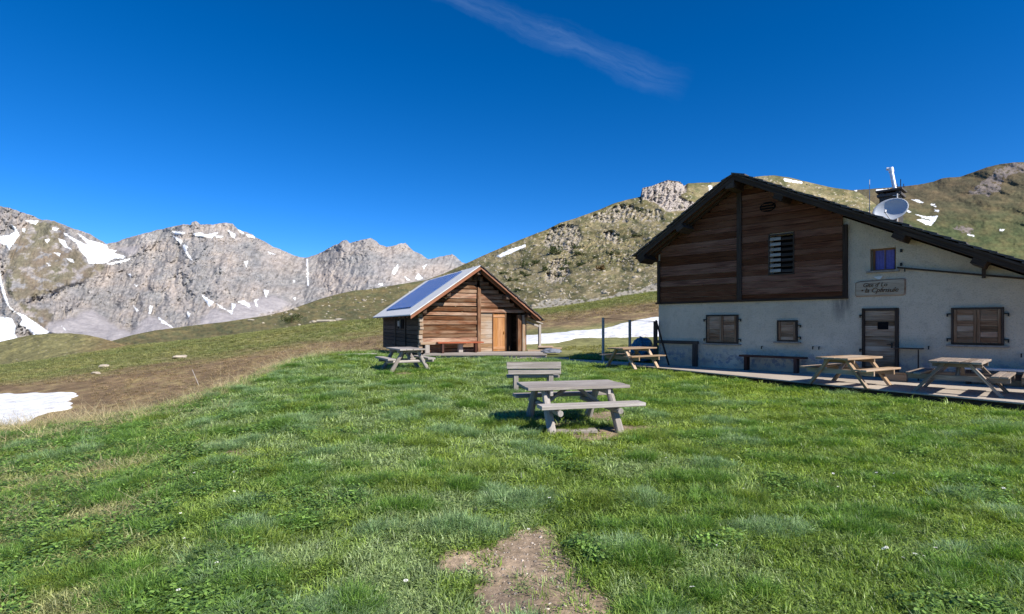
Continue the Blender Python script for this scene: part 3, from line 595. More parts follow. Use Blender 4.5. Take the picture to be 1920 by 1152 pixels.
# ------------------------------------------------------------ terrace between the two buildings
def slab(mb, poly, z0, z1):
    b = len(mb.v); n = len(poly); mb.v += [(x, y, z0) for x, y in poly]+[(x, y, z1) for x, y in poly]
    mb.face(tuple(range(b+n-1, b-1, -1)), [tuple(p) for p in reversed(poly)], .5); mb.face(tuple(range(b+n, b+2*n)), [tuple(p) for p in poly], .5)
    for i in range(n):
        j = (i+1) % n; mb.face((b+i, b+j, b+n+j, b+n+i), [(0, 0), (1, 0), (1, .1), (0, .1)], .5)
O = Vector((5.866, 21.33, 0)); E_ = Vector((.697, -.717, 0)).normalized(); AE = math.atan2(E_.y, E_.x); NI = Vector((-E_.y, E_.x, 0))
TZ = .15
def terrace_mat():
    m, nt, b = newmat('terrace_boards'); tc = nd(nt, 'ShaderNodeTexCoord')
    def nz(s, det, v=None):
        n = nd(nt, 'ShaderNodeTexNoise'); n.inputs['Scale'].default_value = s; n.inputs['Detail'].default_value = det; n.inputs['Roughness'].default_value = .65; lk(nt, v or tc.outputs['Object'], n.inputs['Vector']); return n.outputs[0]
    big = nz(.7, 5); fine = nz(22, 5)
    cc = ramp(nt, big, [(.3, (.36, .30, .24)), (.7, (.50, .43, .35))]); cc = mixc(nt, mrange(nt, fine, .52, .68, 0, .5), cc, (.24, .20, .165))
    lk(nt, cc, b.inputs['Base Color']); b.inputs['Roughness'].default_value = .9
    bp = nd(nt, 'ShaderNodeBump'); bp.inputs['Strength'].default_value = .4; bp.inputs['Distance'].default_value = .02; lk(nt, fine, bp.inputs['Height']); lk(nt, bp.outputs[0], b.inputs['Normal']); return m
M['terrace'] = terrace_mat()
mb = MB(); slab(mb, [(1.2, 25.35), (-.3, 24.75), (2.1, 23.9), (5.33, 19.76), (8.7, 13.6), (10.4, 10.87), (13.2, 6.9), (16.5, 9.6), (6.9, 21.3), (5.6, 21.9), (3.2, 24.0)], .11, TZ)
tag(mb.build('terrace', M['terrace'], None, .012), 'pale flat terrace running along the white house to the log cabin', 'terrace')
mb = MB(); te = [(-.25, 24.72), (2.12, 23.93), (5.36, 19.78), (8.74, 13.63), (10.45, 10.9), (13.2, 6.95)]
for a_, b_ in zip(te[:-1], te[1:]): mb.bar((a_[0]+.05, a_[1]+.06, .03), (b_[0]+.05, b_[1]+.06, .03), .04, .155)
mb.build('gap_shade_strip', M['log_dark'], bpy.data.objects['terrace'])  # dark strip added to stand in for the shadow gap under the terrace edge

# ------------------------------------------------------------ big house: local x along the front, y into the house, z up (origin on the terrace)
house = tag(empty('mountain_house', (O.x, O.y, TZ), AE), 'large pale plastered house with dark boarded gable and a long sloping roof', 'house')
HL = (0, 0, -TZ)
AP = (3.39, 7.01); EL = (-.53, 4.51); ER = (12.9, 7.01-.513*(12.9-3.39))
def rt(t): return AP[1]-(.638*(AP[0]-t) if t < AP[0] else .513*(t-AP[0]))
UND = .34
TW = 12.2; DEP = 9.0
mb = MB(); mb.prism([(0, -.3), (TW, -.3), (TW, rt(TW)-UND), (AP[0], AP[1]-UND), (0, rt(0)-UND)], 0, DEP, .5)
wall = mb.build('wall', M['plaster'], house, 0, loc=HL)
cut(wall, [((7.5, 0, 3.685), (.64, .44, .67)), ((7.43, 0, 1.19), (.93, .2, 2.08)), ((4.65, 0, 4.1), (.74, .9, 1.34))])
# boarded gable, one board per course, of uneven height and length
mb = MB(); z = 2.6
while z < AP[1]-UND-.05:
    h = random.uniform(.17, .24); zb = z; lo = max(.1, AP[0]-(AP[1]-UND-zb)/.638); hi = min(6.46, AP[0]+(AP[1]-UND-zb)/.513)
    for a, b in ((lo, 3.17), (3.33, hi)):
        if b-a < .15: continue
        x = a
        while x < b:
            L_ = random.uniform(2.6, 6); e = min(b, x+L_)
            if b-e < .5: e = b
            segs = [(x, e)]
            if zb < 4.76 and zb+h > 3.45:
                segs = [s for s in ((x, min(e, 4.27)), (max(x, 5.03), e)) if s[1]-s[0] > .02]
            for sa, sb in segs: mb.box(((sa+sb)/2, -.035-random.uniform(0, .012), zb+h/2), (sb-sa-.004, .05, h-random.uniform(.004, .016)))
            x = e
    z += h
gab = mb.build('gable_boards', M['gable'], house, .006, loc=HL)
mb = MB(); mb.box((3.25, -.075, 4.63), (.17, .09, 4.06)); mb.box((.05, -.07, 3.43), (.12, .1, 1.66)); mb.box((6.53, -.05, 3.72), (.13, .11, 2.26)); mb.box((3.25, -.045, 2.575), (6.7, .1, .07))
build_each(mb, 'gable_post', M['trim'], house, .008, loc=HL)
# louvred opening: pale slats on the left half, dark ones on the right
mb = MB(); mb.box((4.65, .3, 4.1), (.74, .03, 1.34)); vent = mb.build('louvre', M['void'], house, 0, loc=HL)
mb = MB()
for i in range(7): mb.box((4.455, -.045, 3.56+i*.18), (.35, .028, .105), Matrix.Rotation(R(-14), 3, 'X'))
mb.build('pale_slat', M['slat'], vent, .003)
mb = MB()
for i in range(7): mb.box((4.83, -.02, 3.54+i*.18), (.37, .03, .10), Matrix.Rotation(R(-24), 3, 'X'))
mb.box((4.65, -.06, 4.775), (.82, .06, .05)); mb.box((4.65, -.06, 3.43), (.82, .06, .05)); mb.box((5.04, -.05, 4.1), (.05, .06, 1.3)); mb.box((4.255, -.05, 4.1), (.05, .06, 1.3))
mb.build('dark_slat', M['trim'], vent, .003)
mb = MB(); pts = [(4.215+.25*math.cos(a)*(1.05), 5.76+.17*math.sin(a)) for a in np.linspace(0, 2*math.pi, 20, endpoint=False)]
mb.prism(pts, -.085, -.05); rv = mb.build('gable_vent', M['void'], house, 0, loc=HL)
mb = MB()
for i in range(3): mb.box((4.215, -.1, 5.66+i*.09), (.42-.08*abs(i-1), .03, .025))
mb.build('vent_slat', M['gable'], rv, .003)
# roof
def slope_slab(mb, t0, t1, zoff, th, y0, y1, tone=None):
    za, zb = rt(t0)+zoff, rt(t1)+zoff
    P = []
    for k in (0, 1):
        for j in (0, 1):
            for i in (0, 1): P.append(((t0, t1)[i], (y0, y1)[j], (za, zb)[i]-(th if k == 0 else 0)))
    mb.hexa(P, (abs(t1-t0), abs(y1-y0), th), tone)
OV = .9
mb = MB(); slope_slab(mb, EL[0], AP[0], -.14, .05, -OV+.03, DEP+.6); slope_slab(mb, AP[0], ER[0], -.14, .05, -OV+.03, DEP+.6)
roof = mb.build('roof', M['gable'], house, 0, loc=HL)
mb = MB()                                       # stone slates, overlapping course by course, ragged at the verge
for side in (0, 1):
    Ls = (AP[0]-EL[0]) if side == 0 else (ER[0]-AP[0]); n = int(Ls/.30)
    for i in range(n):
        y = -OV-.07
        while y < DEP+.6:
            wd = random.uniform(.3, .62); s0 = i*.30-.05; s1 = s0+.46
            ta, tb = (AP[0]-s0, AP[0]-s1) if side == 0 else (AP[0]+s0, AP[0]+s1)
            y0 = y-(random.uniform(-.02, .05) if y < -OV else 0)
            P = []
            th = random.uniform(.025, .05); up = random.uniform(0, .02)
            for k in (0, 1):
                for j in (0, 1):
                    for q in (0, 1):
                        t_ = (ta, tb)[q]; zz = (AP[1]-(.638 if side == 0 else .513)*abs(t_-AP[0]))+(-.10+.0+up if q == 0 else -.045+up)
                        P.append((t_, (y0, y+wd-.01)[j], zz+(th if k else 0)))
            mb.hexa(P, (.46, wd, th)); y += wd
mb.build('slate', M['slate'], roof)
mb = MB()
for t0, t1 in ((EL[0]+.12, AP[0]), (AP[0], ER[0])):
    slope_slab(mb, t0, t1, -.17, .15, -OV, -OV+.045); slope_slab(mb, t0, t1, -.10, .07, -OV-.035, -OV-.001)
mb.build('bargeboard', M['trim'], roof, .004)
mb = MB()
for t in (-.25, 1.35, 3.25, 4.85, 8.05, 9.75, 11.9):
    zz = rt(t)-.19; sl_ = -math.atan(.513) if t > AP[0]+.3 else math.atan(.638) if t < AP[0]-.3 else 0
    zz -= .17
    mb.box((t, -OV/2+.0, zz), (.30, OV-.02, .26), Matrix.Rotation(-sl_, 3, 'Y'))
build_each(mb, 'purlin', M['trim'], roof, .006)
mb = MB()
for t0, t1 in ((EL[0]+.2, AP[0]), (AP[0], ER[0]-.2)):
    for yy in (-.55, -.18): slope_slab(mb, t0, t1, -.192, .10, yy, yy+.1)
build_each(mb, 'rafter', M['log_dark'], roof)
# upper window in its reveal
mb = MB(); mb.box((7.5, .17, 3.37), (.56, .05, .06)); mb.box((7.5, .17, 4.0), (.56, .05, .05)); mb.box((7.25, .17, 3.685), (.055, .05, .6)); mb.box((7.79, .17, 3.685), (.055, .05, .6))
win = mb.build('window', M['log'], house, .004, loc=HL)
mb = MB()
for i in range(14): mb.box((7.28+i*.0365, .195+.012*(i % 2), 3.69), (.037, .014, .58), tone=.5)
mb.build('curtain', M['curtain'], win); mb = MB(); mb.box((7.52, .17, 3.69), (.02, .03, .58)); mb.build('glazing_bar', M['log'], win)
mb = MB(); mb.box((7.5, -.02, 3.325), (.82, .16, .06)); mb.build('sill', M['concrete'], win, .006)
mb = MB(); mb.box((7.95, -.02, 3.9), (.05, .04, .09)); mb.box((7.95, -.02, 3.5), (.05, .04, .09)); build_each(mb, 'shutter_hinge', M['black'], win)
# shuttered windows
def shuttered(t0, t1, z0, z1, leaves, sides):
    mb = MB(); fw = .05
    mb.box(((t0+t1)/2, -.03, z1-fw/2), (t1-t0, .08, fw)); mb.box(((t0+t1)/2, -.03, z0+fw/2), (t1-t0, .08, fw)); mb.box((t0+fw/2, -.03, (z0+z1)/2), (fw, .08, z1-z0-2*fw-.004)); mb.box((t1-fw/2, -.03, (z0+z1)/2), (fw, .08, z1-z0-2*fw-.004))
    f = mb.build('window', M['trim'], house, .004, loc=HL)
    a = t0+fw+.005; tot = t1-t0-2*fw-.01; lw = tot/leaves
    for i in range(leaves):
        mb = MB(); x0 = a+i*lw+.004; x1 = a+(i+1)*lw-.004; st = .065; zz = z0+fw+.006; top = z1-fw-.006; n = 6; hh = (top-zz)/n
        mb.box((x0+st/2, -.055, (zz+top)/2), (st, .05, top-zz), tone=.35); mb.box((x1-st/2, -.055, (zz+top)/2), (st, .05, top-zz), tone=.3)
        for k in range(n): mb.box(((x0+x1)/2, -.04-random.uniform(0, .008), zz+(k+.5)*hh), (x1-x0-2*st, .03, hh-.008))
        mb.build('shutter', M['shutter'], f, .004)
    mb = MB(); mb.box(((t0+t1)/2, -.05, z0-.035), (t1-t0+.2, .14, .05)); mb.build('sill', M['concrete'], f, .006)
    mb = MB()
    for zz in (z0+.15, z1-.17):
        for sd in sides:
            x = t0 if sd < 0 else t1; mb.box((x+sd*.045, -.03, zz), (.10, .035, .035)); mb.box((x+sd*.085, -.03, zz-.03), (.03, .05, .09))
    build_each(mb, 'hinge', M['black'], f)
shuttered(2.0, 3.19, 1.05, 2.09, 2, (-1, 1)); shuttered(4.51, 5.15, 1.17, 1.88, 1, (1,)); shuttered(9.09, 10.17, 1.19, 2.2, 2, (-1, 1))
# door, set back in its opening
mb = MB(); mb.box((7.005, .02, 1.19), (.07, .14, 2.08)); mb.box((7.845, .02, 1.19), (.09, .14, 2.08)); mb.box((7.42, .02, 2.19), (.76, .14, .07))
dfr = mb.build('door', M['trim'], house, .005, loc=HL)
mb = MB(); z = .17; n = 13; hh = (2.15-.17)/n
for k in range(n): mb.box((7.42, .03-random.uniform(0, .01), z+(k+.5)*hh), (.755, .045, hh-.006))
mb.build('door_leaf', M['doorwood'], dfr, .005)
mb = MB(); mb.box((7.5, -.002, 1.70), (.27, .02, .22)); mb.build('notice_plate', M['plate'], dfr, .003)
mb = MB(); mb.box((6.95, -.03, .98), (.1, .04, .035)); mb.box((6.95, -.03, 2.02), (.1, .04, .035)); mb.box((6.92, -.03, .95), (.03, .05, .09)); mb.box((6.92, -.03, 1.99), (.03, .05, .09)); build_each(mb, 'hinge', M['black'], dfr)
mb = MB(); mb.box((7.72, -.02, 1.12), (.035, .03, .16)); mb.tube((7.72, -.02, 1.15), (7.72, -.07, 1.15), .01); mb.tube((7.73, -.07, 1.15), (7.61, -.07, 1.15), .01); mb.build('handle', M['black'], dfr)
# thin ledge pole following the roof, with its strut; little iron hooks in the wall
mb = MB(); mb.bar((7.86, -.05, 3.41), (12.2, -.05, 2.62), .07, .045); mb.bar((9.77, -.04, 2.98), (9.77, -.04, 3.62), .08, .08); mb.build('ledge_rail', M['trim'], house, .004, loc=HL)
for t, z in ((4.02, .98), (5.62, 1.02), (5.8, 1.02), (8.05, 3.36), (8.60, 1.12), (10.5, .98)):
    mb = MB(); mb.box((t, -.05, z), (.022, .1, .022)); mb.box((t, -.095, z-.04), (.03, .022, .10)); mb.build('wall_hook', M['black'], house, loc=HL)
# chimney with cap and leaning flue
mb = MB(); mb.box((7.24, 2.55, 5.35), (.56, .62, 1.3), tone=.3); ch = mb.build('chimney', M['soot'], house, .02, loc=HL)
mb = MB(); mb.box((7.24, 2.55, 6.04), (.68, .74, .09)); mb.box((7.02, 2.32, 6.12), (.1, .1, .1)); mb.box((7.46, 2.32, 6.12), (.1, .1, .1)); mb.box((7.02, 2.78, 6.12), (.1, .1, .1)); mb.box((7.46, 2.78, 6.12), (.1, .1, .1)); mb.box((7.24, 2.55, 6.19), (.74, .8, .06)); mb.build('chimney_cap', M['slate'], ch, .01)
mb = MB(); mb.tube((7.36, 2.5, 6.2), (7.24, 2.5, 6.94),   .062, n=14); mb.tube((7.255, 2.5, 6.84), (7.235, 2.5, 6.99), .078, n=14); mb.tube((7.24, 2.5, 6.95), (7.12, 2.46, 6.97), .05, n=12); mb.build('flue', M['steel'], ch, smooth=False)
mb = MB(); mb.box((7.42, 2.2, 5.2), (.18, .04, .5)); mb.build('flashing', M['tan'], ch)

# things fixed to the house
def at_house(t, y, z): return O+E_*t+NI*y+Vector((0, 0, z))
ds_ = tag(empty('satellite_dish', at_house(7.33, 1.9, 5.48), AE), 'grey satellite dish on the dark chimney above the long roof', 'satellite dish')
me = bpy.data.meshes.new('reflector'); bm = bmesh.new(); NR, NA = 7, 28; rings = []
for i in range(NR+1):
    r = i/NR; rings.append([bm.verts.new((.50*r*math.cos(a), -.15*(1-r*r)*-1, .39*r*math.sin(a))) for a in np.linspace(0, 2*math.pi, NA, endpoint=False)] if i else [bm.verts.new((0, .15, 0))])
for j in range(NA): bm.faces.new((rings[0][0], rings[1][j], rings[1][(j+1) % NA]))
for i in range(1, NR):
    for j in range(NA): bm.faces.new((rings[i][j], rings[i+1][j], rings[i+1][(j+1) % NA], rings[i][(j+1) % NA]))
bmesh.ops.recalc_face_normals(bm, faces=bm.faces); bm.to_mesh(me); bm.free()
refl = link_mesh('reflector', me, M['dish'], ds_, True); refl.rotation_euler = (R(-18), R(-20), R(14)); sdm = refl.modifiers.new('thick', 'SOLIDIFY'); sdm.thickness = .014
mb = MB(); mb.tube((.02, .1, -.36), (-.06, -.42, -.14), .016); mb.tube((-.06, -.42, -.14), (-.06, -.36, -.06), .03); mb.build('feed_arm', M['zinc'], ds_)
mb = MB(); mb.tube((.14, .28, -.75), (.14, .28, .55), .022); mb.tube((.0, .16, 0), (.14, .28, 0), .03); mb.tube((.02, .28, .5), (.2, .28, .5), .01); mb.build('mast', M['zinc'], ds_)
tag(MB().tube((0, 0, -.75), (0, 0, 1.03), .014, .010, 8).build('antenna', M['white_paint']), 'thin white antenna rod standing on the roof beside the chimney', 'antenna').location = at_house(6.63, 2.5, 5.68)
tag(MB().tube((0, 0, -.5), (0, 0, .55), .016, .012, 8).box((0, 0, .3), (.30, .02, .02)).box((-.12, 0, .34), (.015, .02, .12)).box((.1, 0, .34), (.015, .02, .12)).build('aerial', M['black']), 'small black aerial with a cross bar beside the steel flue', 'aerial').location = at_house(7.55, 2.25, 5.95)
# carved name board
sg = tag(empty('name_board', at_house(7.425, -.03, 2.83), AE), 'carved wooden name board with script lettering above the front door', 'sign')
mb = MB(); mb.prism([(-.6, -.22), (.57, -.215), (.605, -.18), (.61, .19), (.58, .235), (.1, .225), (-.5, .205), (-.605, .17), (-.615, -.16)], -.02, .025); mb.build('plank', M['sign'], sg, .01)
mb = MB(); mb.prism([(-.63, -.2), (-.63, .19), (-.5, .235), (.1, .255), (.6, .265), (.64, .22), (.635, -.2), (.58, -.245), (-.6, -.25)], .004, .03); mb.build('bark_edge', M['shutter'], sg, .01)
def text(body, name, size, loc, parent, mat, shear=.3, sx=1):
    cu = bpy.data.curves.new(name, 'FONT'); cu.body = body; cu.size = size; cu.shear = shear; cu.extrude = .006; cu.align_x = 'CENTER'; cu.space_character = .92; cu.resolution_u = 2
    o = bpy.data.objects.new(name, cu); COL.objects.link(o); bpy.context.view_layer.update()
    me = bpy.data.meshes.new_from_object(o.evaluated_get(bpy.context.evaluated_depsgraph_get())); bpy.data.objects.remove(o)
    o = link_mesh(name, me, mat, parent); o.location = loc; o.rotation_euler = (R(90), 0, 0); o.scale = (sx, 1, 1); return o
text('Gite d\' Lo', 'lettering', .17, (-.12, -.026, .045), sg, M['shutter'], .2); text('\u2022 la Cpfınsule', 'lettering', .20, (-.02, -.026, -.125), sg, M['shutter'], .35)
mb = MB(); mb.prism([(-.16, .345), (.08, .36), (.02, .26), (-.06, .27)], -.02, .01); mb.build('hanger', M['white_paint'], sg)
# small iron stand against the wall, right of the door
st_ = tag(empty('wall_stand', at_house(8.16, -.22, TZ), AE), 'narrow stand of thin dark rods with a shelf, right of the front door', 'stand')
mb = MB(); mb.box((0, 0, .90), (.66, .34, .025)); mb.build('shelf', M['trim'], st_)
for x in (-.26, .24): mb = MB(); mb.box((x, -.1, .44), (.03, .03, .88)); mb.build('leg', M['trim'], st_)
tag(MB().box((0, 0, .1), (.5, .26, .2)).box((.02, -.02, .23), (.44, .2, .06)).build('wooden_box', M['tan'], None, .01), 'low wooden box on the terrace at the foot of the front door', 'box').location = at_house(8.0, -.95, TZ)
bpy.data.objects['wooden_box'].rotation_euler = (0, 0, AE)

def bench_wall(name, t0, t1, zt, dpt, mat, label, legs, top=None):
    b = tag(empty(name, at_house((t0+t1)/2, -.32, TZ), AE), label, 'bench'); L_ = t1-t0; h = zt-TZ
    mb = MB(); mb.box((0, 0, h-.03), (L_, dpt, .06)); mb.build('seat', top or mat, b, .008)
    for x in legs: mb = MB(); mb.box((x*L_, 0, (h-.06)/2), (.10, dpt*.8, h-.06)); mb.build('leg', mat, b, .006)
    return b
bench_wall('wall_bench', 3.4, 5.5, .68, .34, M['brownbench'], 'dark brown bench against the white wall below the small single shutter', (-.40, .36))
b2 = bench_wall('wall_bench', 9.35, 12.0, .60, .36, M['trim'], 'long bench with pale top against the wall below the right hand shutters', (-.45, 0, .45), M['white_paint'])
mb = MB(); mb.box((0, -.12, .24), (2.4, .03, .16)); mb.build('apron', M['trim'], b2)

# ------------------------------------------------------------ timber railing at the terrace corner, leaning pole, covered heap
rail = tag(empty('corner_railing', at_house(0, 0, TZ), AE), 'weathered timber posts and rails round the left corner of the white house', 'railing')
for t, y, h in ((-2.71, 0, 1.88), (-1.35, 0, 1.78), (-.09, -.09, 1.72)):
    mb = MB(); mb.box((t, y, h/2), (.09 if t < -1 else .15, .09, h)); mb.build('post', M['grey'] if t < -1 else M['trim'], rail, .008)
mb = MB(); mb.tube((-2.71, 0, 1.86), (-1.35, 0, 1.76), .008); mb.tube((-1.35, 0, 1.76), (-.05, -.09, 1.70), .008); build_each(mb, 'wire', M['black'], rail)
mb = MB(); mb.box((.86, -.12, .90), (1.74, .10, .12)); mb.build('rail', M['trim'], rail, .006)
mb = MB(); mb.box((1.6, -.12, .42), (.18, .10, .84)); mb.build('post', M['trim'], rail, .006)
tag(MB().bar((0, 0, 0), (-.62, .1, 1.75), .05, .05).build('leaning_pole', M['trim']), 'slim grey pole leaning on the corner post of the railing', 'pole').location = at_house(.62, -.3, TZ)
bpy.data.objects['leaning_pole'].rotation_euler = (0, 0, AE)
def blob(name, pts, mat, parent=None, sub=4, dis=.12, fr=3.0, seed=0, flat=None):
    me = bpy.data.meshes.new(name); bm = bmesh.new()
    bmesh.ops.create_icosphere(bm, subdivisions=sub, radius=1.0)
    V = np.array([v.co[:] for v in bm.verts]); n = fbm(V[:, 0]*fr+seed, V[:, 1]*fr, V[:, 2]*fr, 4); n2 = ridged(V[:, 0]*fr*.8+seed, V[:, 1]*fr*.8, V[:, 2]*fr*.8, 3)
    for v, a, b in zip(bm.verts, n, n2): v.co *= 1+dis*a*2+dis*b*.5
    for v in bm.verts:
        v.co.x *= pts[0]; v.co.y *= pts[1]; v.co.z *= pts[2]
        if flat is not None and v.co.z < flat: v.co.z = flat
    bm.to_mesh(me); bm.free(); return link_mesh(name, me, mat, parent, False)
tp = blob('tarpaulin', (.48, .45, .5), M['tarp'], None, 5, .2, 1.9, 3, -.5); tp.location = (5.62, 22.95, .64); tag(tp, 'heap covered with a crumpled blue tarpaulin behind the railing', 'tarpaulin')

# ------------------------------------------------------------ log cabin: local x along its front, y to the back
C = Vector((-4.55, 26.0, 0)); AQ = math.atan2(.405, .914); CZ = .34
cab = tag(empty('log_cabin', (C.x, C.y, CZ), AQ), 'brown log cabin with a metal roof and open right front corner', 'cabin')
CL = (0, 0, -CZ); CAP = (2.93, 4.69); CD = 9.4
def ct(t): return CAP[1]-(.704*(CAP[0]-t) if t < CAP[0] else .765*(t-CAP[0]))
CU = .30
mb = MB(); z = CZ-.05
def cover(mb, a, b, z, h, y0, y1):
    for _ in range(1):
        mb.box(((a+b)/2, (y0+y1)/2-random.uniform(0, .09), z+h/2), (b-a, y1-y0, h-random.uniform(.01, .045)), Matrix.Rotation(R(random.uniform(-.6, .6)), 3, 'Y'))
while z < CAP[1]-CU-.25:
    h = random.uniform(.17, .30); lo = max(.06, CAP[0]-(CAP[1]-CU-z-h*.5)/.704); hi = min(5.7, CAP[0]+(CAP[1]-CU-z-h*.5)/.765)
    if z < 2.33:
        cover(mb, lo, 3.02, z, h, 0, .2)
    else:
        cover(mb, lo, 3.02, z, h, 0, .2); cover(mb, 3.18, max(3.3, min(hi, 5.7)), z, h, .02, .2)
    z += h
mb.build('front_wall', M['log'], cab, .018, loc=CL)
mb = MB()
for side, x0 in ((0, 0.0), (1, 5.55)):
    z = CZ-.1
    while z < ct(.0 if side == 0 else 5.75)-CU:
        h = random.uniform(.2, .3); y0 = -.16 if int(z*10) % 2 else -.05
        mb.box((x0+.09, (y0+CD)/2 if side == 0 else (CD+.3)/2, z+h/2), (.2, CD-y0 if side == 0 else CD-.3, h-.02)); z += h
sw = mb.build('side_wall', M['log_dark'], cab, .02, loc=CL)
mb = MB(); z = CZ
while z < 2.2:
    h = random.uniform(.17, .26); mb.box((.06+random.uniform(-.03, .03), -.10-random.uniform(0, .08), z+h/2), (.19, .24, h-.035)); z += h
mb.build('log_end', M['log_pale'], sw, .02)
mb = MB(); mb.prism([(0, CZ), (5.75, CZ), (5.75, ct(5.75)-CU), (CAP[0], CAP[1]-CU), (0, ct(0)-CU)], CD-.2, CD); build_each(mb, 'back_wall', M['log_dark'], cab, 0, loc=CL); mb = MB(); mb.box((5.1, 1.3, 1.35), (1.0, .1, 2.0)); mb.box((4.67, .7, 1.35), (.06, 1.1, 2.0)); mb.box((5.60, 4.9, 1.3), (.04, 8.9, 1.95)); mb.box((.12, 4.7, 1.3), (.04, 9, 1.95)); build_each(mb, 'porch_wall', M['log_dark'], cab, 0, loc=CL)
mb = MB(); mb.box((1.0, -.06, 1.4), (.10, .06, .0+2.0)); mb = MB(); mb.box((-.03, 2.7, 1.35), (.08, .09, 1.8)); mb.box((-.03, 5.3, 1.35), (.08, .09, 1.8)); build_each(mb, 'wall_post', M['log_dark'], cab, .006, loc=CL)
mb = MB(); mb.box((-.02, 4.0, 1.75), (.05, 1.5, .5)); wf = mb.build('window', M['void'], cab, loc=CL)
mb = MB(); mb.box((-.05, 4.0, 1.75), (.03, .06, .5)); mb.box((-.05, 4.4, 1.78), (.03, .5, .3)); mb.build('shutter', M['grey'], wf)
mb = MB(); mb.box((3.10, -.05, 1.98), (.17, .18, 3.3)); mb.box((4.42, -.03, 2.42), (2.5, .14, .16)); build_each(mb, 'front_post', M['log'], cab, .012, loc=CL)
mb = MB(); z = CZ
while z < 2.3:
    h = min(random.uniform(.2, .32), 2.34-z)
    if h < .05: break
    mb.box((3.53, .03, z+h/2), (.67, .08, h-.008)); z += h
mb.build('side_panel', M['log_pale'], cab, .006, loc=CL)
mb = MB()
for i in range(5): mb.box((3.94+i*.145, .03, 1.33), (.143, .06, 1.96), tone=.5+random.uniform(-.2, .2))
dr = mb.build('door', M['door_orange'], cab, .004, loc=CL)
mb = MB(); mb.box((3.885, 0, 1.33), (.05, .1, 1.98)); mb.box((4.60, 0, 1.33), (.05, .1, 1.98)); mb.build('frame', M['log'], dr, .004)
mb = MB(); mb.box((4.23, -.012, .52), (.66, .03, .12)); mb.box((4.23, -.012, 2.15), (.66, .03, .10)); mb.box((4.5, -.03, 1.3), (.03, .05, .14)); build_each(mb, 'ledge_board', M['door_orange'], dr, .004)
# porch posts at the open right corner, boarded return, shadowed rear boards
for x, y, w_, mt in ((5.32, -.12, .20, 'log'), (5.58, -.10, .17, 'log_pale'), (5.78, .25, .22, 'log')):
    mb = MB(); mb.box((x, y, 1.28), (w_, .2, 1.9)); mb.build('porch_post', M[mt], cab, .01, loc=CL)
mb = MB()
for i in range(4): mb.box((4.75+i*.17, .95+.04*(i % 2), 1.3), (.16, .04, 1.95))
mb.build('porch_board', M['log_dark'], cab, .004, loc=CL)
# roof
def cslab(mb, t0, t1, zoff, th, y0, y1, tone=None):
    za, zb = ct(t0)+zoff, ct(t1)+zoff; P = []
    for k in (0, 1):
        for j in (0, 1):
            for i in (0, 1): P.append(((t0, t1)[i], (y0, y1)[j], (za, zb)[i]-(th if k == 0 else 0)))
    mb.hexa(P, (abs(t1-t0), abs(y1-y0), th), tone)
CE0, CE1 = -.55, 6.42; CO = .8
mb = MB(); cslab(mb, CE0, CAP[0], -.06, .05, -CO+.1, CD+.3); cslab(mb, CAP[0], CE1, -.06, .05, -CO+.1, CD+.3); crf = mb.build('roof', M['log_dark'], cab, 0, loc=CL)
mb = MB(); cslab(mb, CE0-.05, CAP[0], 0, .055, -CO-.02, CD+.35); mb.build('metal_sheet', M['zinc'], crf, .006)
mb = MB()
for i in range(24):
    s0 = i*(CE1-CAP[0])/24; y = -CO-.04
    while y < CD+.3:
        wd = random.uniform(.25, .5); cslab(mb, CAP[0]+s0-.02, CAP[0]+s0+.2, random.uniform(-.01, .035), .045, y, y+wd-.01); y += wd
mb.build('roof_shingle', M['slate'], crf)
mb = MB(); cslab(mb, CE0-.02, CAP[0], -.07, .17, -CO+.02, -CO+.07, .5); cslab(mb, CAP[0], CE1-.12, -.075, .11, -CO+.02, -CO+.07, .8); mb.build('bargeboard', M['barge'], crf, .004)
mb = MB()
for i in range(11):
    y = -.45+i*.95
    cslab(mb, CE0+.1, CAP[0], -.11, .13, y, y+.11); cslab(mb, CAP[0], CE1-.15, -.11, .13, y, y+.11)
build_each(mb, 'rafter', M['barge'], crf)
mb = MB()
for t in (.15, 1.35, 2.93, 4.5, 5.7):
    mb.box((t, -CO/2+.12, ct(t)-.37), (.2, CO-.16, .22))
mb.box((2.82, -.12, CAP[1]-.62), (.12, .2, .2)); mb.box((3.04, -.12, CAP[1]-.62), (.12, .2, .2)); build_each(mb, 'purlin', M['log_dark'], crf, .02)
# little lean-to on the right side
mb = MB(); P = []
for k in (0, 1):
    for j in (0, 1):
        for i in (0, 1): P.append(((5.75, 6.85)[i], (.1, 2.6)[j], (2.12, 1.74)[i]+(.06 if k else 0)))
mb.hexa(P, (1.1, 2.5, .06)); lt = mb.build('lean_to_roof', M['grey'], cab, .004, loc=CL)
mb = MB(); mb.box((6.7, .2, 1.0), (.13, .13, 1.45)); mb.box((6.7, 2.45, 1.0), (.12, .12, 1.45)); mb.box((6.25, .2, 1.76), (.9, .08, .1), Matrix.Rotation(R(19), 3, 'Y')); build_each(mb, 'lean_to_post', M['grey'], lt, .006)
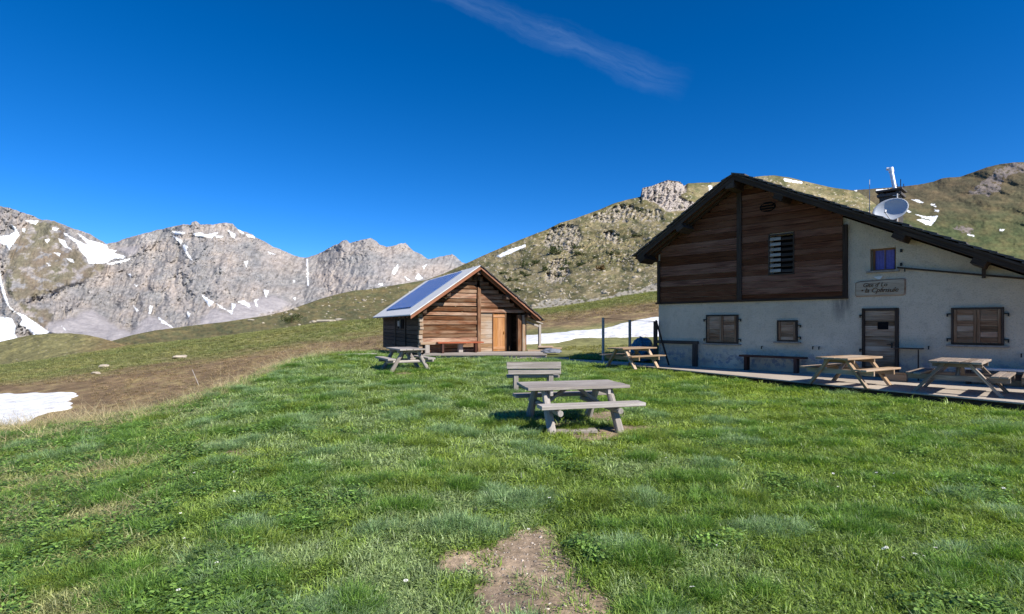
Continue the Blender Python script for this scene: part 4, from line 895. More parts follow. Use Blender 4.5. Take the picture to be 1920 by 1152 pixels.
# solar array on the metal roof
def on_roof(s, y, lift):                              # s metres down from the ridge along the left slope
    k = math.hypot(1, .704); return Vector((CAP[0]-s/k, y, CAP[1]-.704*s/k))+Vector((-.704, 0, 1)).normalized()*lift
sa = tag(empty('solar_array', (C.x, C.y, CZ), AQ), 'blue solar array in long strips on the cabin metal roof', 'solar array')
smax = (CAP[0]-CE0)*math.hypot(1, .704)
for i in range(5):
    mb = MB(); y0 = 1.35+i*1.32; y1 = y0+1.27; P = []
    for k in (0, 1):
        for j in (0, 1):
            for q in (0, 1): P.append(on_roof((.28, smax-.62)[q], (y0, y1)[j], (.012, .05)[k]))
    mb.hexa(P, (smax-.9, 1.27, .04)); mb.build('panel', M['solar'], sa, loc=CL)
    if i < 5:
        mb = MB()
        for yy in ((y0-.025), (y0+.64)):
            mb.hexa([on_roof((.26, smax-.6)[q], (yy-.014, yy+.014)[j], (.0505, .0535)[k]) for k in (0, 1) for j in (0, 1) for q in (0, 1)], (smax, .03, .02))
        build_each(mb, 'frame_rail', M['zinc'], sa, loc=CL)

# cabin deck and what stands on it
def at_cab(t, y, z): return Matrix.Rotation(AQ, 3, 'Z') @ Vector((t, y, 0))+C+Vector((0, 0, z))
dk = tag(empty('cabin_deck', (0, 0, 0)), 'grey plank deck along the front of the log cabin', 'deck')
fl = Vector((-4.15, 24.75, 0)); fr = Vector((1.62, 25.15, 0)); dx = (fr-fl).normalized(); dy = Vector((-dx.y, dx.x, 0))
mb = MB(); nb = 9
for i in range(nb):
    a = fl+dy*(i*.30); L0 = max(0, .0); e = fr+dy*(i*.30)
    mb.bar(a+Vector((0, 0, CZ-.03)), e+Vector((random.uniform(-.05, .05), 0, CZ-.03)), .29, .05)
mb.build('board', M['grey'], dk, .006)
mb = MB(); mb.bar(fl+Vector((0, -.01, CZ-.15)), fr+Vector((0, -.01, CZ-.15)), .05, .16); mb.build('skirt', M['grey'], dk, .006)
mb = MB()
for i in range(6): q = fl+dx*(.3+i*1.05)+dy*.3; mb.box((q.x, q.y, CZ-.2), (.14, .5, .3))
build_each(mb, 'joist', M['log_dark'], dk)
mb = MB(); mb.bar((.35, 24.55, .17), (2.6, 24.35, .16), 1.1, .06); mb.build('step_board', M['grey'], dk, .006)
rb = tag(empty('red_bench', at_cab(1.75, -.55, CZ), AQ), 'long bench with a reddish plank top on the cabin deck', 'bench')
mb = MB(); mb.box((.2, 0, .5), (2.35, .34, .07)); mb.build('seat', M['red'], rb, .01)
for x in (-.72, .98): mb = MB(); mb.box((x, 0, .235), (.1, .28, .47)); mb.build('leg', M['brownbench'], rb, .008)
pb = tag(empty('plank_bench', at_cab(.95, -.22, CZ), AQ), 'rough pale plank seat against the cabin wall behind the red bench', 'bench')
mb = MB(); mb.box((.2, 0, .47), (2.3, .3, .12)); mb.build('seat', M['log_pale'], pb, .015)
for x in (-.6, 1.1): mb = MB(); mb.box((x, 0, .205), (.22, .26, .41)); mb.build('leg', M['grey'], pb, .01)
# bits lying right and left of the cabin
pl = tag(empty('plank_pile', (1.85, 28.2, .3), .1), 'small pile of yellowish planks at the right end of the cabin deck', 'planks')
for i, (x, y, z, l) in enumerate([(-.3, 0, .06, 1.5), (.2, .1, .16, 1.2), (-.1, -.1, .26, .8)]): mb = MB(); mb.box((x, y, z), (l, .2, .09)); mb.build('plank', M['tan'], pl, .01)
s_ = blob('grey_sheet', (.5, .35, .17), M['slate_sheet'], None, 3, .2, 2, 8, -.05); s_.location = (2.0, 27.2, .34); tag(s_, 'crumpled grey sheet lying beyond the end of the cabin deck', 'sheet')
for k, (x, y, rz, l) in enumerate([(-7.3, 25.2, .5, 1.8)]):
    b_ = MB().box((0, 0, .06), (l, .24, .1)).box((.15, .25, .05), (l*.8, .2, .08)).build('old_planks', M['grey'], None, .01); b_.location = (x, y, ground_at(x, y)); b_.rotation_euler = (0, 0, rz); tag(b_, 'two old grey planks lying in the grass left of the cabin', 'planks')

# ------------------------------------------------------------ picnic tables
def picnic(name, loc, rz, label, mat, L_=1.75, W=.85, H_=.75, rough=False, group='wooden picnic tables', battens=True):
    t = tag(empty(name, loc, rz), label, 'picnic table', group); n = 5 if not rough else 4; pw = W/n
    mb = MB()
    for i in range(n):
        l = L_+(random.uniform(-.06, .06) if rough else 0); mb.box((random.uniform(-.02, .02) if rough else 0, -W/2+(i+.5)*pw, H_-.025), (l, pw-.008, .05))
    mb.build('tabletop', mat, t, .008)
    so = W/2+(.24 if rough else .28)
    for s in (-1, 1):
        mb = MB()
        if rough: mb.box((random.uniform(-.05, .05)+.06, s*so, .45), (L_, .27, .06))
        else:
            for j in (-1, 1): mb.box((0, s*so+j*.075, .45), (L_, .14, .045))
        mb.build('seat', mat, t, .008)
    ex = L_/2-.30
    for e in (-1, 1):
        for s in (-1, 1):
            mb = MB()
            if rough: mb.tube((e*ex, s*(so+.02), -.08), (e*ex, s*.24, H_-.06), .075, .058, 12, wob=.09)
            else: mb.bar((e*ex, s*(so+.03), -.01), (e*ex, s*.22, H_-.055), .065, .13, up=(1, 0, 0))
            mb.build('leg', mat, t, .006, smooth=False)
        mb = MB(); q = e*(ex-.07)
        if rough: mb.tube((q, -so-.16, .36), (q, so+.11, .36), .048, .048, 10, wob=.06)
        else: mb.box((q, 0, .365), (.05, 2*so+.3, .12))
        mb.build('seat_support', mat, t, .005)
        mb = MB(); mb.box((q, 0, H_-.10), (.05, W-.06, .09)); mb.build('top_batten', mat, t, .005)
        mb = MB(); mb.bar((e*.12, 0, H_-.09), (q-e*.03, 0, .40), .05, .08, up=(0, 1, 0)); mb.build('brace', mat, t, .005)
    return t
picnic('picnic_table', (1.02, 9.1, ground_at(1.02, 9.1)-.01), R(14), 'weathered grey picnic table with log legs alone on the lawn', M['grey'], 1.74, .92, .72, True)
picnic('picnic_table', (-3.72, 18.6, ground_at(-3.72, 18.6)-.01), R(118), 'grey picnic table on the lawn in front of the log cabin', M['grey'], 1.75, .9, .80, True)
picnic('picnic_table', (4.45, 19.75, TZ), R(33), 'yellowish picnic table at the far end of the terrace by the railing', M['tan'], 1.75, .82, .74)
picnic('picnic_table', (8.95, 14.15, TZ), R(31), 'yellowish picnic table on the terrace in front of the house door', M['tan'], 1.75, .82, .74)
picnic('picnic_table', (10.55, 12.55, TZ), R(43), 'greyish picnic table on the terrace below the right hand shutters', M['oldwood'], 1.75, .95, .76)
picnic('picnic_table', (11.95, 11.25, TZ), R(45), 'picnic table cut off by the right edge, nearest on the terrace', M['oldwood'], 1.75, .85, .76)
# plain bench with a back, facing away
bb = tag(empty('backed_bench', (.52, 12.75, ground_at(.52, 12.75)), R(3)), 'weathered grey bench with a two plank back behind the log legged table', 'bench')
mb = MB(); mb.box((0, -.02, .70), (1.30, .05, .165), Matrix.Rotation(R(-6), 3, 'X')); mb.box((.02, .0, .545), (1.27, .05, .125), Matrix.Rotation(R(-6), 3, 'X')); mb.build('backrest', M['grey'], bb, .008)
mb = MB(); mb.box((0, .25, .42), (1.28, .36, .06)); mb.build('seat', M['grey'], bb, .008)
for x in (-.42, .42):
    mb = MB(); mb.box((x, .04, .36), (.11, .07, .78)); mb.build('back_leg', M['grey'], bb, .006)
    mb = MB(); mb.box((x, .38, .18), (.11, .09, .42)); mb.build('leg', M['grey'], bb, .006)
mb = MB(); mb.box((0, .06, .45), (.74, .05, .07)); mb.build('cross_bar', M['grey'], bb, .006)
# long flat stepping plank in the dirt under the log legged table
ps = MB().box((0, 0, .02), (.75, .16, .06)).build('ground_plank', M['grey'], None, .01); ps.location = (.98, 8.5, ground_at(.98, 8.5)+.01); ps.rotation_euler = (0, 0, R(8)); tag(ps, 'short grey plank lying in the dirt under the log legged table', 'plank')

# ------------------------------------------------------------ vegetation: tufts scattered over the meadow
def grass_mat(name, trans=.4, rough=.45):
    m = bpy.data.materials.new(name); m.use_nodes = True; nt = m.node_tree; nt.nodes.clear()
    o = nd(nt, 'ShaderNodeOutputMaterial'); at = nd(nt, 'ShaderNodeAttribute', attribute_name='tint', attribute_type='INSTANCER'); tn = nd(nt, 'ShaderNodeAttribute', attribute_name='tone')
    hs = nd(nt, 'ShaderNodeHueSaturation'); lk(nt, at.outputs['Color'], hs.inputs['Color']); lk(nt, mrange(nt, tn.outputs['Fac'], 0, 1, .42, 1.75), hs.inputs['Value']); lk(nt, mrange(nt, tn.outputs['Fac'], 0, 1, .515, .485), hs.inputs['Hue'])
    d = nd(nt, 'ShaderNodeBsdfPrincipled'); d.inputs['Roughness'].default_value = rough; d.inputs['Specular IOR Level'].default_value = .5; lk(nt, hs.outputs[0], d.inputs['Base Color'])
    t = nd(nt, 'ShaderNodeBsdfTranslucent'); lk(nt, mixc(nt, 1, hs.outputs[0], (1.25, 1.3, .7), 'MULTIPLY'), t.inputs[0])
    mx = nd(nt, 'ShaderNodeMixShader'); mx.inputs[0].default_value = trans; lk(nt, d.outputs[0], mx.inputs[1]); lk(nt, t.outputs[0], mx.inputs[2]); lk(nt, mx.outputs[0], o.inputs[0]); return m
M['grass'] = grass_mat('grass_blade')
def src(name, V, F, T, coll, mat=None):
    me = bpy.data.meshes.new(name); me.from_pydata(V, [], F); a = me.attributes.new('tone', 'FLOAT', 'FACE'); a.data.foreach_set('value', np.array(T, float)); me.materials.append(mat or M['grass'])
    o = bpy.data.objects.new(name, me); coll.objects.link(o)
def tuft(n, h0, h1, rad, wid, lean, droop=.3):
    V = []; F = []; T = []
    for _ in range(n):
        a = random.random()*6.283; r = rad*math.sqrt(random.random()); bx, by = r*math.cos(a), r*math.sin(a)
        h = random.uniform(h0, h1); d = a+random.gauss(0, .7); l = h*lean*random.uniform(.3, 1.3)*(0.4+r/rad); w_ = wid*random.uniform(.7, 1.3); px, py = -math.sin(d)*w_/2, math.cos(d)*w_/2
        b = len(V); mx_, my_ = bx+math.cos(d)*l*.4, by+math.sin(d)*l*.4; tx, ty = bx+math.cos(d)*l, by+math.sin(d)*l
        V += [(bx-px, by-py, -.01), (bx+px, by+py, -.01), (mx_-px*.8, my_-py*.8, h*.62), (mx_+px*.8, my_+py*.8, h*.62), (tx, ty, h*(1-droop*random.random()))]
        t = random.random(); F += [(b, b+1, b+3, b+2), (b+2, b+3, b+4)]; T += [t, t]
    return V, F, T
def herb(n, rad, h, leaf):
    V = []; F = []; T = []
    for _ in range(n):
        a = random.random()*6.283; r = rad*math.sqrt(random.random()); x, y, z = r*math.cos(a), r*math.sin(a), random.uniform(.2, 1)*h
        d = random.random()*6.283; L_ = leaf*random.uniform(.6, 1.3); W_ = L_*.55; t1, t2 = random.uniform(-.5, .6), random.uniform(-.5, .5)
        ux, uy = math.cos(d), math.sin(d); b = len(V)
        V += [(x, y, z), (x+ux*L_*.5-uy*W_*.5, y+uy*L_*.5+ux*W_*.5, z+L_*(t1*.5+t2*.3)), (x+ux*L_, y+uy*L_, z+L_*t1*.7), (x+ux*L_*.5+uy*W_*.5, y+uy*L_*.5-ux*W_*.5, z+L_*(t1*.5-t2*.3))]
        t = random.random(); F += [(b, b+1, b+2, b+3)]; T += [t]
    return V, F, T
def scatter(name, pts, rot, scl, tint, coll):
    n = len(pts); me = bpy.data.meshes.new(name); me.vertices.add(n); me.vertices.foreach_set('co', pts.ravel())
    a = me.attributes.new('rot', 'FLOAT_VECTOR', 'POINT'); a.data.foreach_set('vector', rot.ravel())
    a = me.attributes.new('scl', 'FLOAT_VECTOR', 'POINT'); a.data.foreach_set('vector', scl.ravel())
    a = me.attributes.new('tint', 'FLOAT_COLOR', 'POINT'); a.data.foreach_set('color', np.hstack([np.clip(tint, .005, 1), np.ones((n, 1))]).ravel())
    a = me.attributes.new('pick', 'INT', 'POINT'); a.data.foreach_set('value', rng.integers(0, len(coll.objects), n).astype(np.int32))
    o = link_mesh(name, me); ng = bpy.data.node_groups.new(name, 'GeometryNodeTree')
    ng.interface.new_socket('Geometry', in_out='INPUT', socket_type='NodeSocketGeometry'); ng.interface.new_socket('Geometry', in_out='OUTPUT', socket_type='NodeSocketGeometry')
    gi = ng.nodes.new('NodeGroupInput'); go = ng.nodes.new('NodeGroupOutput'); ip = ng.nodes.new('GeometryNodeInstanceOnPoints'); ci = ng.nodes.new('GeometryNodeCollectionInfo')
    ci.inputs['Collection'].default_value = coll; ci.inputs['Separate Children'].default_value = True; ci.inputs['Reset Children'].default_value = True
    def na(nm, typ):
        q = ng.nodes.new('GeometryNodeInputNamedAttribute'); q.data_type = typ; q.inputs['Name'].default_value = nm; return q.outputs['Attribute']
    L_ = ng.links.new; L_(gi.outputs[0], ip.inputs['Points']); L_(ci.outputs[0], ip.inputs['Instance']); ip.inputs['Pick Instance'].default_value = True
    L_(na('pick', 'INT'), ip.inputs['Instance Index']); L_(na('rot', 'FLOAT_VECTOR'), ip.inputs['Rotation']); L_(na('scl', 'FLOAT_VECTOR'), ip.inputs['Scale']); L_(ip.outputs[0], go.inputs[0])
    md = o.modifiers.new('scatter', 'NODES'); md.node_group = ng; o['kind'] = 'stuff'; return o
def coll_of(name, items):
    cl = bpy.data.collections.new(name)
    for i, it in enumerate(items): src('%s_clump' % name, *it, cl)
    return cl
TURF = coll_of('turf', [tuft(26, .03, .085, .07, .0050, .75) for _ in range(5)]+[herb(26, .075, .045, .022) for _ in range(2)])
LONG = coll_of('long_grass', [tuft(46, .09, .20, .10, .0052, .75, .45) for _ in range(4)])
HERB = coll_of('herbs', [herb(44, .10, .07, .032) for _ in range(4)])
STRAW = coll_of('straw', [tuft(20, .10, .30, .10, .0032, 1.5, .6) for _ in range(4)])
TUSS = coll_of('tussock', [tuft(30, .05, .15, .13, .013, 1.0) for _ in range(3)]+[herb(22, .15, .09, .06) for _ in range(2)])
def spread(N, d0, d1, p, u0=-40, u1=1960):
    r = rng.random(N); d = (d0**p+r*(d1**p-d0**p))**(1/p); u = u0-60+rng.random(N)*(u1-u0+120); x = (u-960)/FPX*d; return u, d, x
def rots(n, tilt=.18): return np.stack([rng.normal(0, tilt, n), rng.normal(0, tilt, n), rng.random(n)*6.283], -1)
def free(x, y):
    m = inpoly(x, y, TERR) | inpoly(x, y, CHAL); return ~m
def lip(u): return np.interp(u, US, KD[3])
def palette(x, y, u, d):
    n1 = fbm(x*.55, y*.55, 20, 4); n2 = fbm(x*1.9, y*1.9, 24, 3); n3 = fbm(x*.22, y*.22, 28, 3); n4 = fbm(x*3.1, y*3.1, 33, 3)
    right = sm(x, .5, 4.5); left = sm(u, 430, 150)
    n5 = fbm(x*4.2, d*4.2, 37, 3); blue = np.clip(sm(.8*n1+.5*n2+.8*n5+.14*sm(u, 300, 480)*(1-sm(u, 900, 1150)), .0, .32)*(1-right*.8)*(1-.5*left), 0, 1)[:, None]
    yel = np.clip(sm(n3-.4*n2+.25*right, .02, .42), 0, 1)[:, None]
    t = c(.105, .180, .034)+0*x[:, None]; t = t*(1-yel)+c(.135, .212, .034)*yel; t = t*(1-blue)+c(.150, .225, .095)*blue
    t = t*c(1.86, 1.60, 1.62); dk_ = sm(n4, .12, .4)[:, None]*(1-blue); t = t*(1-.42*dk_)
    dry = np.clip(left*sm(n2+n1, -.3, .3)*.85, 0, 1)[:, None]; t = t*(1-dry)+c(.34, .33, .16)*dry
    return t*(1+.18*rng.normal(size=(len(x), 1)))
# short turf
u, d, x = spread(150000, 2.1, 30, .72)
ok = (d < lip(u)+2.5) & free(x, d) & (~dirt_mask(x+rng.normal(0, .05, len(x)), d+rng.normal(0, .05, len(x))) | (rng.random(len(x)) < .035)); u, d, x = u[ok], d[ok], x[ok]
bare = fbm(x*2.6, d*2.6, 44, 4); ok = ~((bare > .20) & (rng.random(len(x)) < .8)); u, d, x = u[ok], d[ok], x[ok]
z = gz_ud(u, d); tall = .8+.75*sm(fbm(x*1.3, d*1.3, 14, 4), .0, .4)
s = (np.maximum(d, 2.6)/3)**.55; h = (np.maximum(d, 2.6)/3)**.12*tall*.62
tag(scatter('lawn_grass', np.stack([x, d, z], -1), rots(len(x)), np.stack([s, s, h], -1)*rng.uniform(.8, 1.25, (len(x), 1)), palette(x, d, u, d), TURF), 'short green turf covering the lawn', 'grass')
# longer grass growing in separate clumps and low mounds
cu, cd, cx = spread(640, 2.2, 25, .9); ok = (cd < lip(cu)+.5) & free(cx, cd) & ~dirt_mask(cx, cd); cu, cd, cx = cu[ok], cd[ok], cx[ok]
PX = []; PT = []; PS = []
base = palette(cx, cd, cu, cd); mid_ = sm(cu, 330, 520)*(1-sm(cu, 1000, 1300))
for k in range(len(cx)):
    R_ = rng.uniform(.09, .27)*(.9+.03*cd[k]); n = int(min(150, 34*(R_/.15)**1.6)); rr = np.sqrt(rng.random(n)); a = rng.random(n)*6.283
    x_ = cx[k]+rr*np.cos(a)*R_*rng.uniform(1, 1.9); y_ = cd[k]+rr*np.sin(a)*R_*rng.uniform(.7, 1.1); dome = 1-rr**2
    q = rng.random(); col_ = base[k]
    if q < .12+.42*mid_[k]*(1+.3*(rng.random()-.5)): col_ = c(.225, .335, .145)
    elif q < .80: col_ = c(.14, .255, .045)
    else: col_ = c(.20, .28, .05)
    hh = rng.uniform(.26, .52)*(.55+.45*dome)*(1-.25*sm(cx[k], 1, 5)); ss = np.full(n, .62*(max(cd[k], 2.5)/3)**.35)
    PX.append(np.stack([x_, y_, dome], -1)); PT.append(np.tile(col_, (n, 1))*(1+.16*rng.normal(size=(n, 1)))); PS.append(np.stack([ss, ss, hh*ss/.62], -1))
PX = np.vstack(PX); PT = np.vstack(PT); PS = np.vstack(PS); ok = free(PX[:, 0], PX[:, 1]); PX, PT, PS = PX[ok], PT[ok], PS[ok]
PX[:, 2] = gz(PX[:, 0], PX[:, 1])+.035*PX[:, 2]
tag(scatter('long_grass', PX, rots(len(PX), .22), PS*rng.uniform(.8, 1.2, (len(PX), 1)), PT, LONG), 'longer grass clumps on the lawn', 'grass')
# broad leaved herbs, mainly lower left
u, d, x = spread(26000, 2.1, 13, .9)
p1 = fbm(x*.9, d*.9, 71, 4); ok = (p1 > .30-.40*sm(u, 750, 250)) & (d < lip(u)) & ~dirt_mask(x, d) & (rng.random(len(x)) < .55); u, d, x = u[ok], d[ok], x[ok]
z = gz_ud(u, d)+.015; s = rng.uniform(.6, 1.15, len(x))*(d/3)**.25
tag(scatter('herbs', np.stack([x, d, z], -1), rots(len(x), .12), np.stack([s, s, s*.9], -1), c(.16, .27, .06)*(1+.25*rng.normal(size=(len(x), 1))), HERB), 'low broad leaved herbs among the grass', 'herbs')
# straw along the lip of the lawn and on the left slope
u, d, x = spread(38000, 3, 32, .9, -40, 760)
l = lip(u); n1 = fbm(x*.6, d*.6, 81, 4); edge = np.exp(-((d-l-.3)/1.2)**2)*sm(u, 720, 560)*(.15+.85*sm(fbm(x*.9, d*.9, 83, 3), -.05, .25)); sl = sm(u, 480, 160)*.5*sm(n1, -.05, .3)
ok = (rng.random(len(x)) < edge*.95+sl) & free(x, d) & (d < l+3); u, d, x = u[ok], d[ok], x[ok]
z = gz_ud(u, d); s = (d/4)**.35*rng.uniform(.55, 1.0, len(x))*(.55+.45*sm(d, 4, 11)); far_ = sm(d, 11, 22)
tag(scatter('dry_grass', np.stack([x, d, z], -1), rots(len(x), .55), np.stack([s, s, s*(.42+.5*far_)], -1), c(.50, .41, .235)*(1+.2*rng.normal(size=(len(x), 1))), STRAW), 'pale dry grass along the edge of the lawn', 'grass')
# tussocks on the slopes beyond
u, d, x = spread(60000, 22, 88, .8, -60, 1330)
kd_, by_, br_, a1_, a2_ = zones(u, d, x, d); ok = (d > kd_[3]+1.5) & free(x, d) & ~((d > kd_[4]-4) & (d < kd_[5]+3) & (u > 960)); u, d, x, br_ = u[ok], d[ok], x[ok], br_[ok]
snl = (u < 170) & (d > 22) & (d < 39); pr = 1-.72*br_; ok = ~snl & (rng.random(len(x)) < pr); u, d, x, br_ = u[ok], d[ok], x[ok], br_[ok]
z = gz_ud(u, d); s = (d/40)**.8*1.25*rng.uniform(.6, 1.2, len(x)); g = fbm(x*.12, d*.12, 90, 3)
t = c(.23, .24, .085)*(1-br_[:, None])+c(.29, .215, .12)*br_[:, None]; t = t+np.clip(g, -.2, .4)[:, None]*c(.12, .07, .03)
tag(scatter('tussocks', np.stack([x, d, z], -1), rots(len(x), .15), np.stack([s, s, s*.8], -1), t*(1+.22*rng.normal(size=(len(x), 1))), TUSS), 'rough tussocks on the slopes below and beyond the lawn', 'grass')

# ------------------------------------------------------------ stones
def rock_shapes(n, sub=1):
    S = []
    for k in range(n):
        bm = bmesh.new(); bmesh.ops.create_icosphere(bm, subdivisions=sub, radius=1); V = np.array([v.co[:] for v in bm.verts]); F = [[v.index for v in f.verts] for f in bm.faces]; bm.free()
        for _ in range(9):                           # chip flat faces off the ball
            nrm = rng.normal(size=3); nrm /= np.linalg.norm(nrm); q = rng.uniform(.45, .8); dd_ = V @ nrm; V -= np.outer(np.maximum(dd_-q, 0), nrm)
        V *= 1+.12*rng.normal(size=(len(V), 1)); S.append((V*rng.uniform(.6, 1.2, 3), np.array(F)))
    return S
RS = rock_shapes(10)
def rocks(name, P, size, rgb):
    VV = []; FF = []; CC = []; b = 0
    for p, sz, col_ in zip(P, size, rgb):
        V, F = RS[rng.integers(len(RS))]; a = rng.random()*6.283; cs, sn_ = math.cos(a), math.sin(a)
        W_ = np.stack([V[:, 0]*cs-V[:, 1]*sn_, V[:, 0]*sn_+V[:, 1]*cs, V[:, 2]*rng.uniform(.5, .95)], -1)*sz+p; VV.append(W_); FF.append(F+b); CC.append(np.repeat(col_[None], len(V), 0)); b += len(V)
    VV = np.vstack(VV); FF = np.vstack(FF); me = bpy.data.meshes.new(name); me.vertices.add(len(VV)); me.vertices.foreach_set('co', VV.ravel()); me.loops.add(FF.size); me.loops.foreach_set('vertex_index', FF.ravel().astype(np.int32)); me.polygons.add(len(FF)); me.polygons.foreach_set('loop_start', np.arange(0, FF.size, 3, dtype=np.int32)); me.update(calc_edges=True)
    vcol(me, 'col', np.clip(np.vstack(CC), .01, .9)); return me
M['boulder'] = terrain_mat('limestone', .9, 5, .6, .15, .2)
nr = HF.shape[0]; wgt = (sm(HU, 830, 1000)*sm(HF, .03, .25)*(1-.6*sm(HF, .8, 1.0))*(.10+.5*sm(fbm(HU*.03, HV*.05, 55, 4), .0, .4))+.10*outw(HU, HV)+.05*sm(HU, 470, 640))*(HU > 440)*(HU < 1700); wgt[-3:] = 0
wgt = np.where(anypoly(HU, HV, HSNOW), 0, wgt)
idx = rng.choice(HF.size, 3600, p=(wgt/wgt.sum()).ravel()); P = np.stack([HX.ravel()[idx], HY.ravel()[idx], HZ.ravel()[idx]], -1); inO = outw(HU, HV).ravel()[idx]
size = np.clip(rng.lognormal(-1.0, .55, len(P)), .15, 1.8)*(1+.35*inO)*(np.hypot(P[:, 0], P[:, 1])/230)**.5
rc = c(.32, .28, .215)*(1+.25*rng.normal(size=(len(P), 1)))
tag(link_mesh('boulders', rocks('boulders', P, size, rc), M['boulder']), 'pale boulders strewn over the hillside', 'boulders', None, 'stuff')
# pebbles in the worn patches
px = []; 
for p in DIRT[:4]:
    q = np.array(p); k = 1500 if p is DIRT[0] else 200; X_ = rng.uniform(q[:, 0].min(), q[:, 0].max(), k); Y_ = rng.uniform(q[:, 1].min(), q[:, 1].max(), k); px.append(np.stack([X_, Y_], -1))
px = np.vstack(px); px = px[dirt_mask(px[:, 0], px[:, 1])]; P = np.stack([px[:, 0], px[:, 1], gz(px[:, 0], px[:, 1])], -1)
tag(link_mesh('pebbles', rocks('pebbles', P, np.clip(rng.lognormal(-5.0, .5, len(P)), .003, .022), c(.36, .31, .26)*(1+.3*rng.normal(size=(len(P), 1)))), M['boulder']), 'small pebbles in the worn patches', 'pebbles', None, 'stuff')
def stone(name, u, v, d0, d1, size, label, sub=2, col_=(.42, .36, .28), fl=.55):
    d = d_of(u, v, d0, d1); x = (u-960)/FPX*d; V, F = rock_shapes(1, sub)[0]; V = V*np.array(size); me = bpy.data.meshes.new(name); me.from_pydata(V.tolist(), [], F.tolist()); vcol(me, 'col', np.tile(np.array(col_), (len(V), 1)))
    o = link_mesh(name, me, M['boulder']); o.location = (x, d, ground_at(x, d)+size[2]*.25); return tag(o, label, 'stone')
stone('boulder', 340, 671, 40, 70, (.85, .7, .3), 'flat pale stone on the brown slope, larger of the two left of the lawn')
stone('boulder', 196, 689, 40, 68, (.75, .5, .22), 'flat pale stone on the far left slope above the snow patch')
stone('boulder', 180, 702, 38, 62, (.3, .3, .2), 'small pale stone lying below the flat stone on the far left slope')
stk = MB().tube((0, 0, -.3), (-.55, 0, 1.0), .022, .018, 8).build('stake', M['grey']); d = d_of(376, 722, 29, 44); stk.location = ((376-960)/FPX*d, d, ground_at((376-960)/FPX*d, d)); tag(stk, 'thin leaning stake on the brown slope left of the lawn', 'stake')

# ------------------------------------------------------------ bushes on the hill
def leafy(name, size, n, parent, mat, leaf, seed, core=.5):
    r_ = np.random.default_rng(seed); k = 9; cen = r_.normal(size=(k, 3))*np.array([.55, .55, .28]); cen[:, 2] = np.abs(cen[:, 2])+.25; rad = r_.uniform(.28, .5, k)
    w_ = r_.integers(0, k, n); dirs = r_.normal(size=(n, 3)); dirs /= np.linalg.norm(dirs, axis=1)[:, None]; p = cen[w_]+dirs*(rad[w_]*r_.uniform(core, 1.05, n))[:, None]; p[:, 2] = np.abs(p[:, 2])
    p *= np.array(size)*.5*np.array([1, 1, 1.5]); a = r_.normal(size=(n, 3)); a /= np.linalg.norm(a, axis=1)[:, None]; b = np.cross(a, r_.normal(size=(n, 3))); b /= np.linalg.norm(b, axis=1)[:, None]; l = leaf*r_.uniform(.6, 1.4, (n, 1))
    V = np.stack([p-a*l, p+b*l*.5, p+a*l, p-b*l*.5], 1).reshape(-1, 3); me = bpy.data.meshes.new(name); me.from_pydata(V.tolist(), [], np.arange(4*n).reshape(n, 4).tolist())
    at = me.attributes.new('tone', 'FLOAT', 'FACE'); at.data.foreach_set('value', r_.random(n)); return link_mesh(name, me, mat, parent)
def leaf_mat(name, col_):
    m, nt, b = newmat(name); tn = nd(nt, 'ShaderNodeAttribute', attribute_name='tone'); lk(nt, ramp(nt, tn.outputs['Fac'], [(0, tuple(x*.6 for x in col_)), (1, tuple(x*1.5 for x in col_))]), b.inputs['Base Color']); b.inputs['Roughness'].default_value = .7; b.inputs['Specular IOR Level'].default_value = .15; return m
M['leaf'] = leaf_mat('juniper_leaf', (.055, .07, .022)); M['leaf_red'] = leaf_mat('bilberry_leaf', (.14, .085, .03))
def hill_pt(u, v):
    k = np.argmin((HU-u)**2+(HV-v)**2+1e6*(np.arange(nr)[:, None] >= nr-2)); return HX.ravel()[k], HY.ravel()[k], HZ.ravel()[k]
BU = [(785, 515, 48, 30), (800, 560, 60, 24), (822, 630, 56, 30), (725, 625, 40, 40), (580, 662, 50, 36), (522, 615, 44, 34), (438, 632, 44, 44), (430, 690, 44, 22), (460, 706, 46, 22), (352, 735, 70, 26), (395, 805, 50, 20), (920, 582, 32, 20), (1035, 560, 60, 24), (640, 540, 70, 60), (700, 660, 40, 26), (1230, 268, 40, 20), (1190, 440, 60, 20), (300, 690, 50, 16)]
protos = [leafy('juniper_bush', (1, 1, 1), 420, None, M['leaf'], .09, s) for s in (3, 4, 5)]
for i, (a, b, w_, h_) in enumerate(BU):
    u, v = 860+a/3.6, 320+(b+h_*.4)/3.6; p = hill_pt(u, v)
    o = protos[i] if i < 3 else protos[i % 3].copy()
    if i >= 3: COL.objects.link(o)
    k = p[1]/FPX/3.6; o.location = (p[0], p[1]-.3, p[2]-.2); o.scale = (w_*k*1.05, w_*k*.9, h_*k*1.25); o.rotation_euler = (0, 0, 0)
    tag(o, 'low dark green juniper bush on the rocky hillside', 'bush', 'juniper bushes on the hillside')
p = hill_pt(860+960/3.6, 320+675/3.6); o = leafy('bilberry_bush', (1, 1, 1), 500, None, M['leaf_red'], .07, 9); k = p[1]/FPX/3.6; o.location = (p[0], p[1]-.3, p[2]-.2); o.scale = (95*k, 60*k, 46*k); tag(o, 'round reddish brown bush low on the rocky hillside', 'bush')
tr_ = empty('small_tree', hill_pt(546, 606)); tag(tr_, 'small dark tree standing alone on the green slope left of the cabin', 'tree'); k = tr_.location.y/FPX
o = leafy('crown', (30*k, 24*k, 26*k), 1100, tr_, M['leaf'], 1.1*k, 12, .4); mb = MB(); mb.tube((0, 0, -.4), (.2, 0, 2.2), .16, .08, 8); mb.build('trunk', M['log_dark'], tr_)
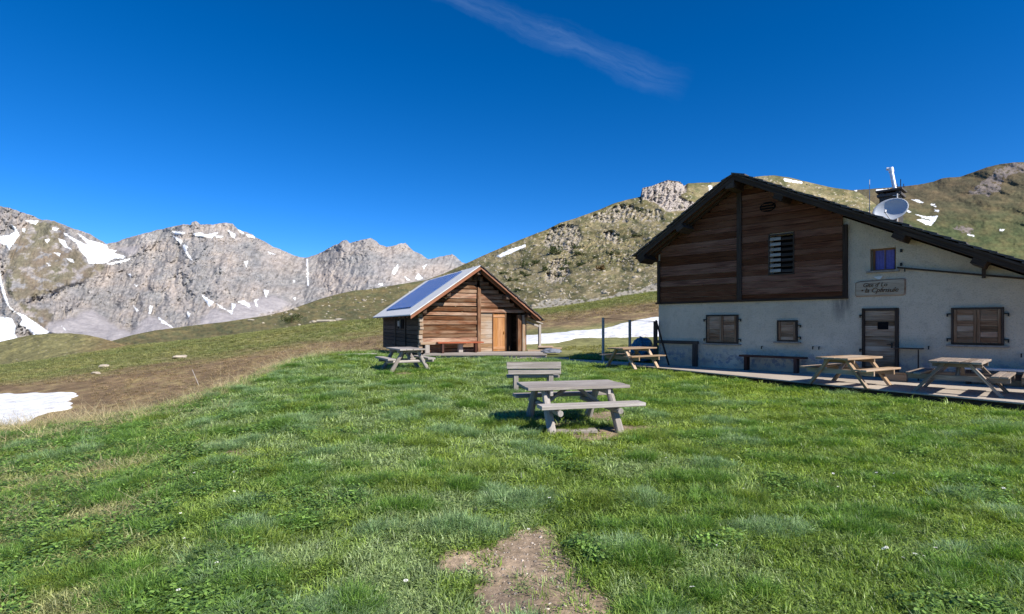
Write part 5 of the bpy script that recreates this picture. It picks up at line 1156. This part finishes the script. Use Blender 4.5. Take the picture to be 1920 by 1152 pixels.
for j, (u, v, s_, lb) in enumerate([(612, 603, 13, 'broad pale outcrop stone right of the small dark tree'), (640, 600, 9, 'smaller pale stone beside the broad one near the cabin roof'), (470, 601, 6, 'small pale stone on the skyline of the green slope')]):
    p = hill_pt(u, v); k = p[1]/FPX; V, F = rock_shapes(1, 2)[0]; V = V*np.array([s_*1.5, s_, s_*.6])*k; me = bpy.data.meshes.new('boulder'); me.from_pydata(V.tolist(), [], F.tolist()); vcol(me, 'col', np.tile(np.array([.36, .32, .25]), (len(V), 1))); o = link_mesh('boulder', me, M['boulder']); o.location = p; tag(o, lb, 'stone')

# ------------------------------------------------------------ white flowers in the grass
fw = bpy.data.meshes.new('daisy'); bm = bmesh.new(); npet = 9
for i in range(npet):
    a = 6.283*i/npet; f_ = lambda r, da, z: bm.verts.new((r*math.cos(a+da), r*math.sin(a+da), z))
    bm.faces.new((f_(.003, 0, .05), f_(.010, -.3, .052), f_(.0155, 0, .049), f_(.010, .3, .052)))
bm.to_mesh(fw); bm.free(); M['petal'] = plain('white_petal', (.80, .78, .72), .7, 0, 20, .05, 0)
st = bpy.data.meshes.new('stem'); st.from_pydata([(-.001, 0, -.01), (.001, 0, -.01), (.001, 0, .05), (-.001, 0, .05)], [], [(0, 1, 2, 3)]); M['stem'] = plain('stem_green', (.08, .15, .04), .7)
fw.materials.append(M['petal']); st.materials.append(M['stem'])
FL = [(300, 955), (330, 960), (360, 905), (366, 900), (345, 1025), (350, 1042), (450, 1020), (462, 1028), (335, 1130), (440, 897), (70, 955), (100, 953), (112, 960), (410, 1075), (338, 977), (437, 935), (760, 1115), (905, 1080), (760, 795), (690, 795), (715, 830), (600, 850), (438, 898), (1560, 900), (1575, 905), (1645, 900), (1660, 905), (1680, 900), (1570, 925), (1640, 925), (1345, 1040), (1665, 1050), (1690, 1065), (1715, 1062), (1730, 1060), (1300, 1130), (1755, 1050), (1660, 1045), (1880, 930), (1450, 800), (1520, 850), (1250, 870), (1030, 950), (990, 1010), (1395, 930)]
for i, (u, v) in enumerate(FL):
    d = d_of(u, v, 2.2, 13); x = (u-960)/FPX*d; r_ = empty('flower', (x, d, ground_at(x, d)+.035), random.random()*6); tag(r_, 'small white flower in the grass', 'flower', 'white flowers in the lawn')
    o = bpy.data.objects.new('petals', fw); COL.objects.link(o); o.parent = r_; o.rotation_euler = (random.gauss(0, .25), random.gauss(0, .25), 0)
    o = bpy.data.objects.new('stem', st); COL.objects.link(o); o.parent = r_; s = random.uniform(.7, 1.2); r_.scale = (s, s, s)
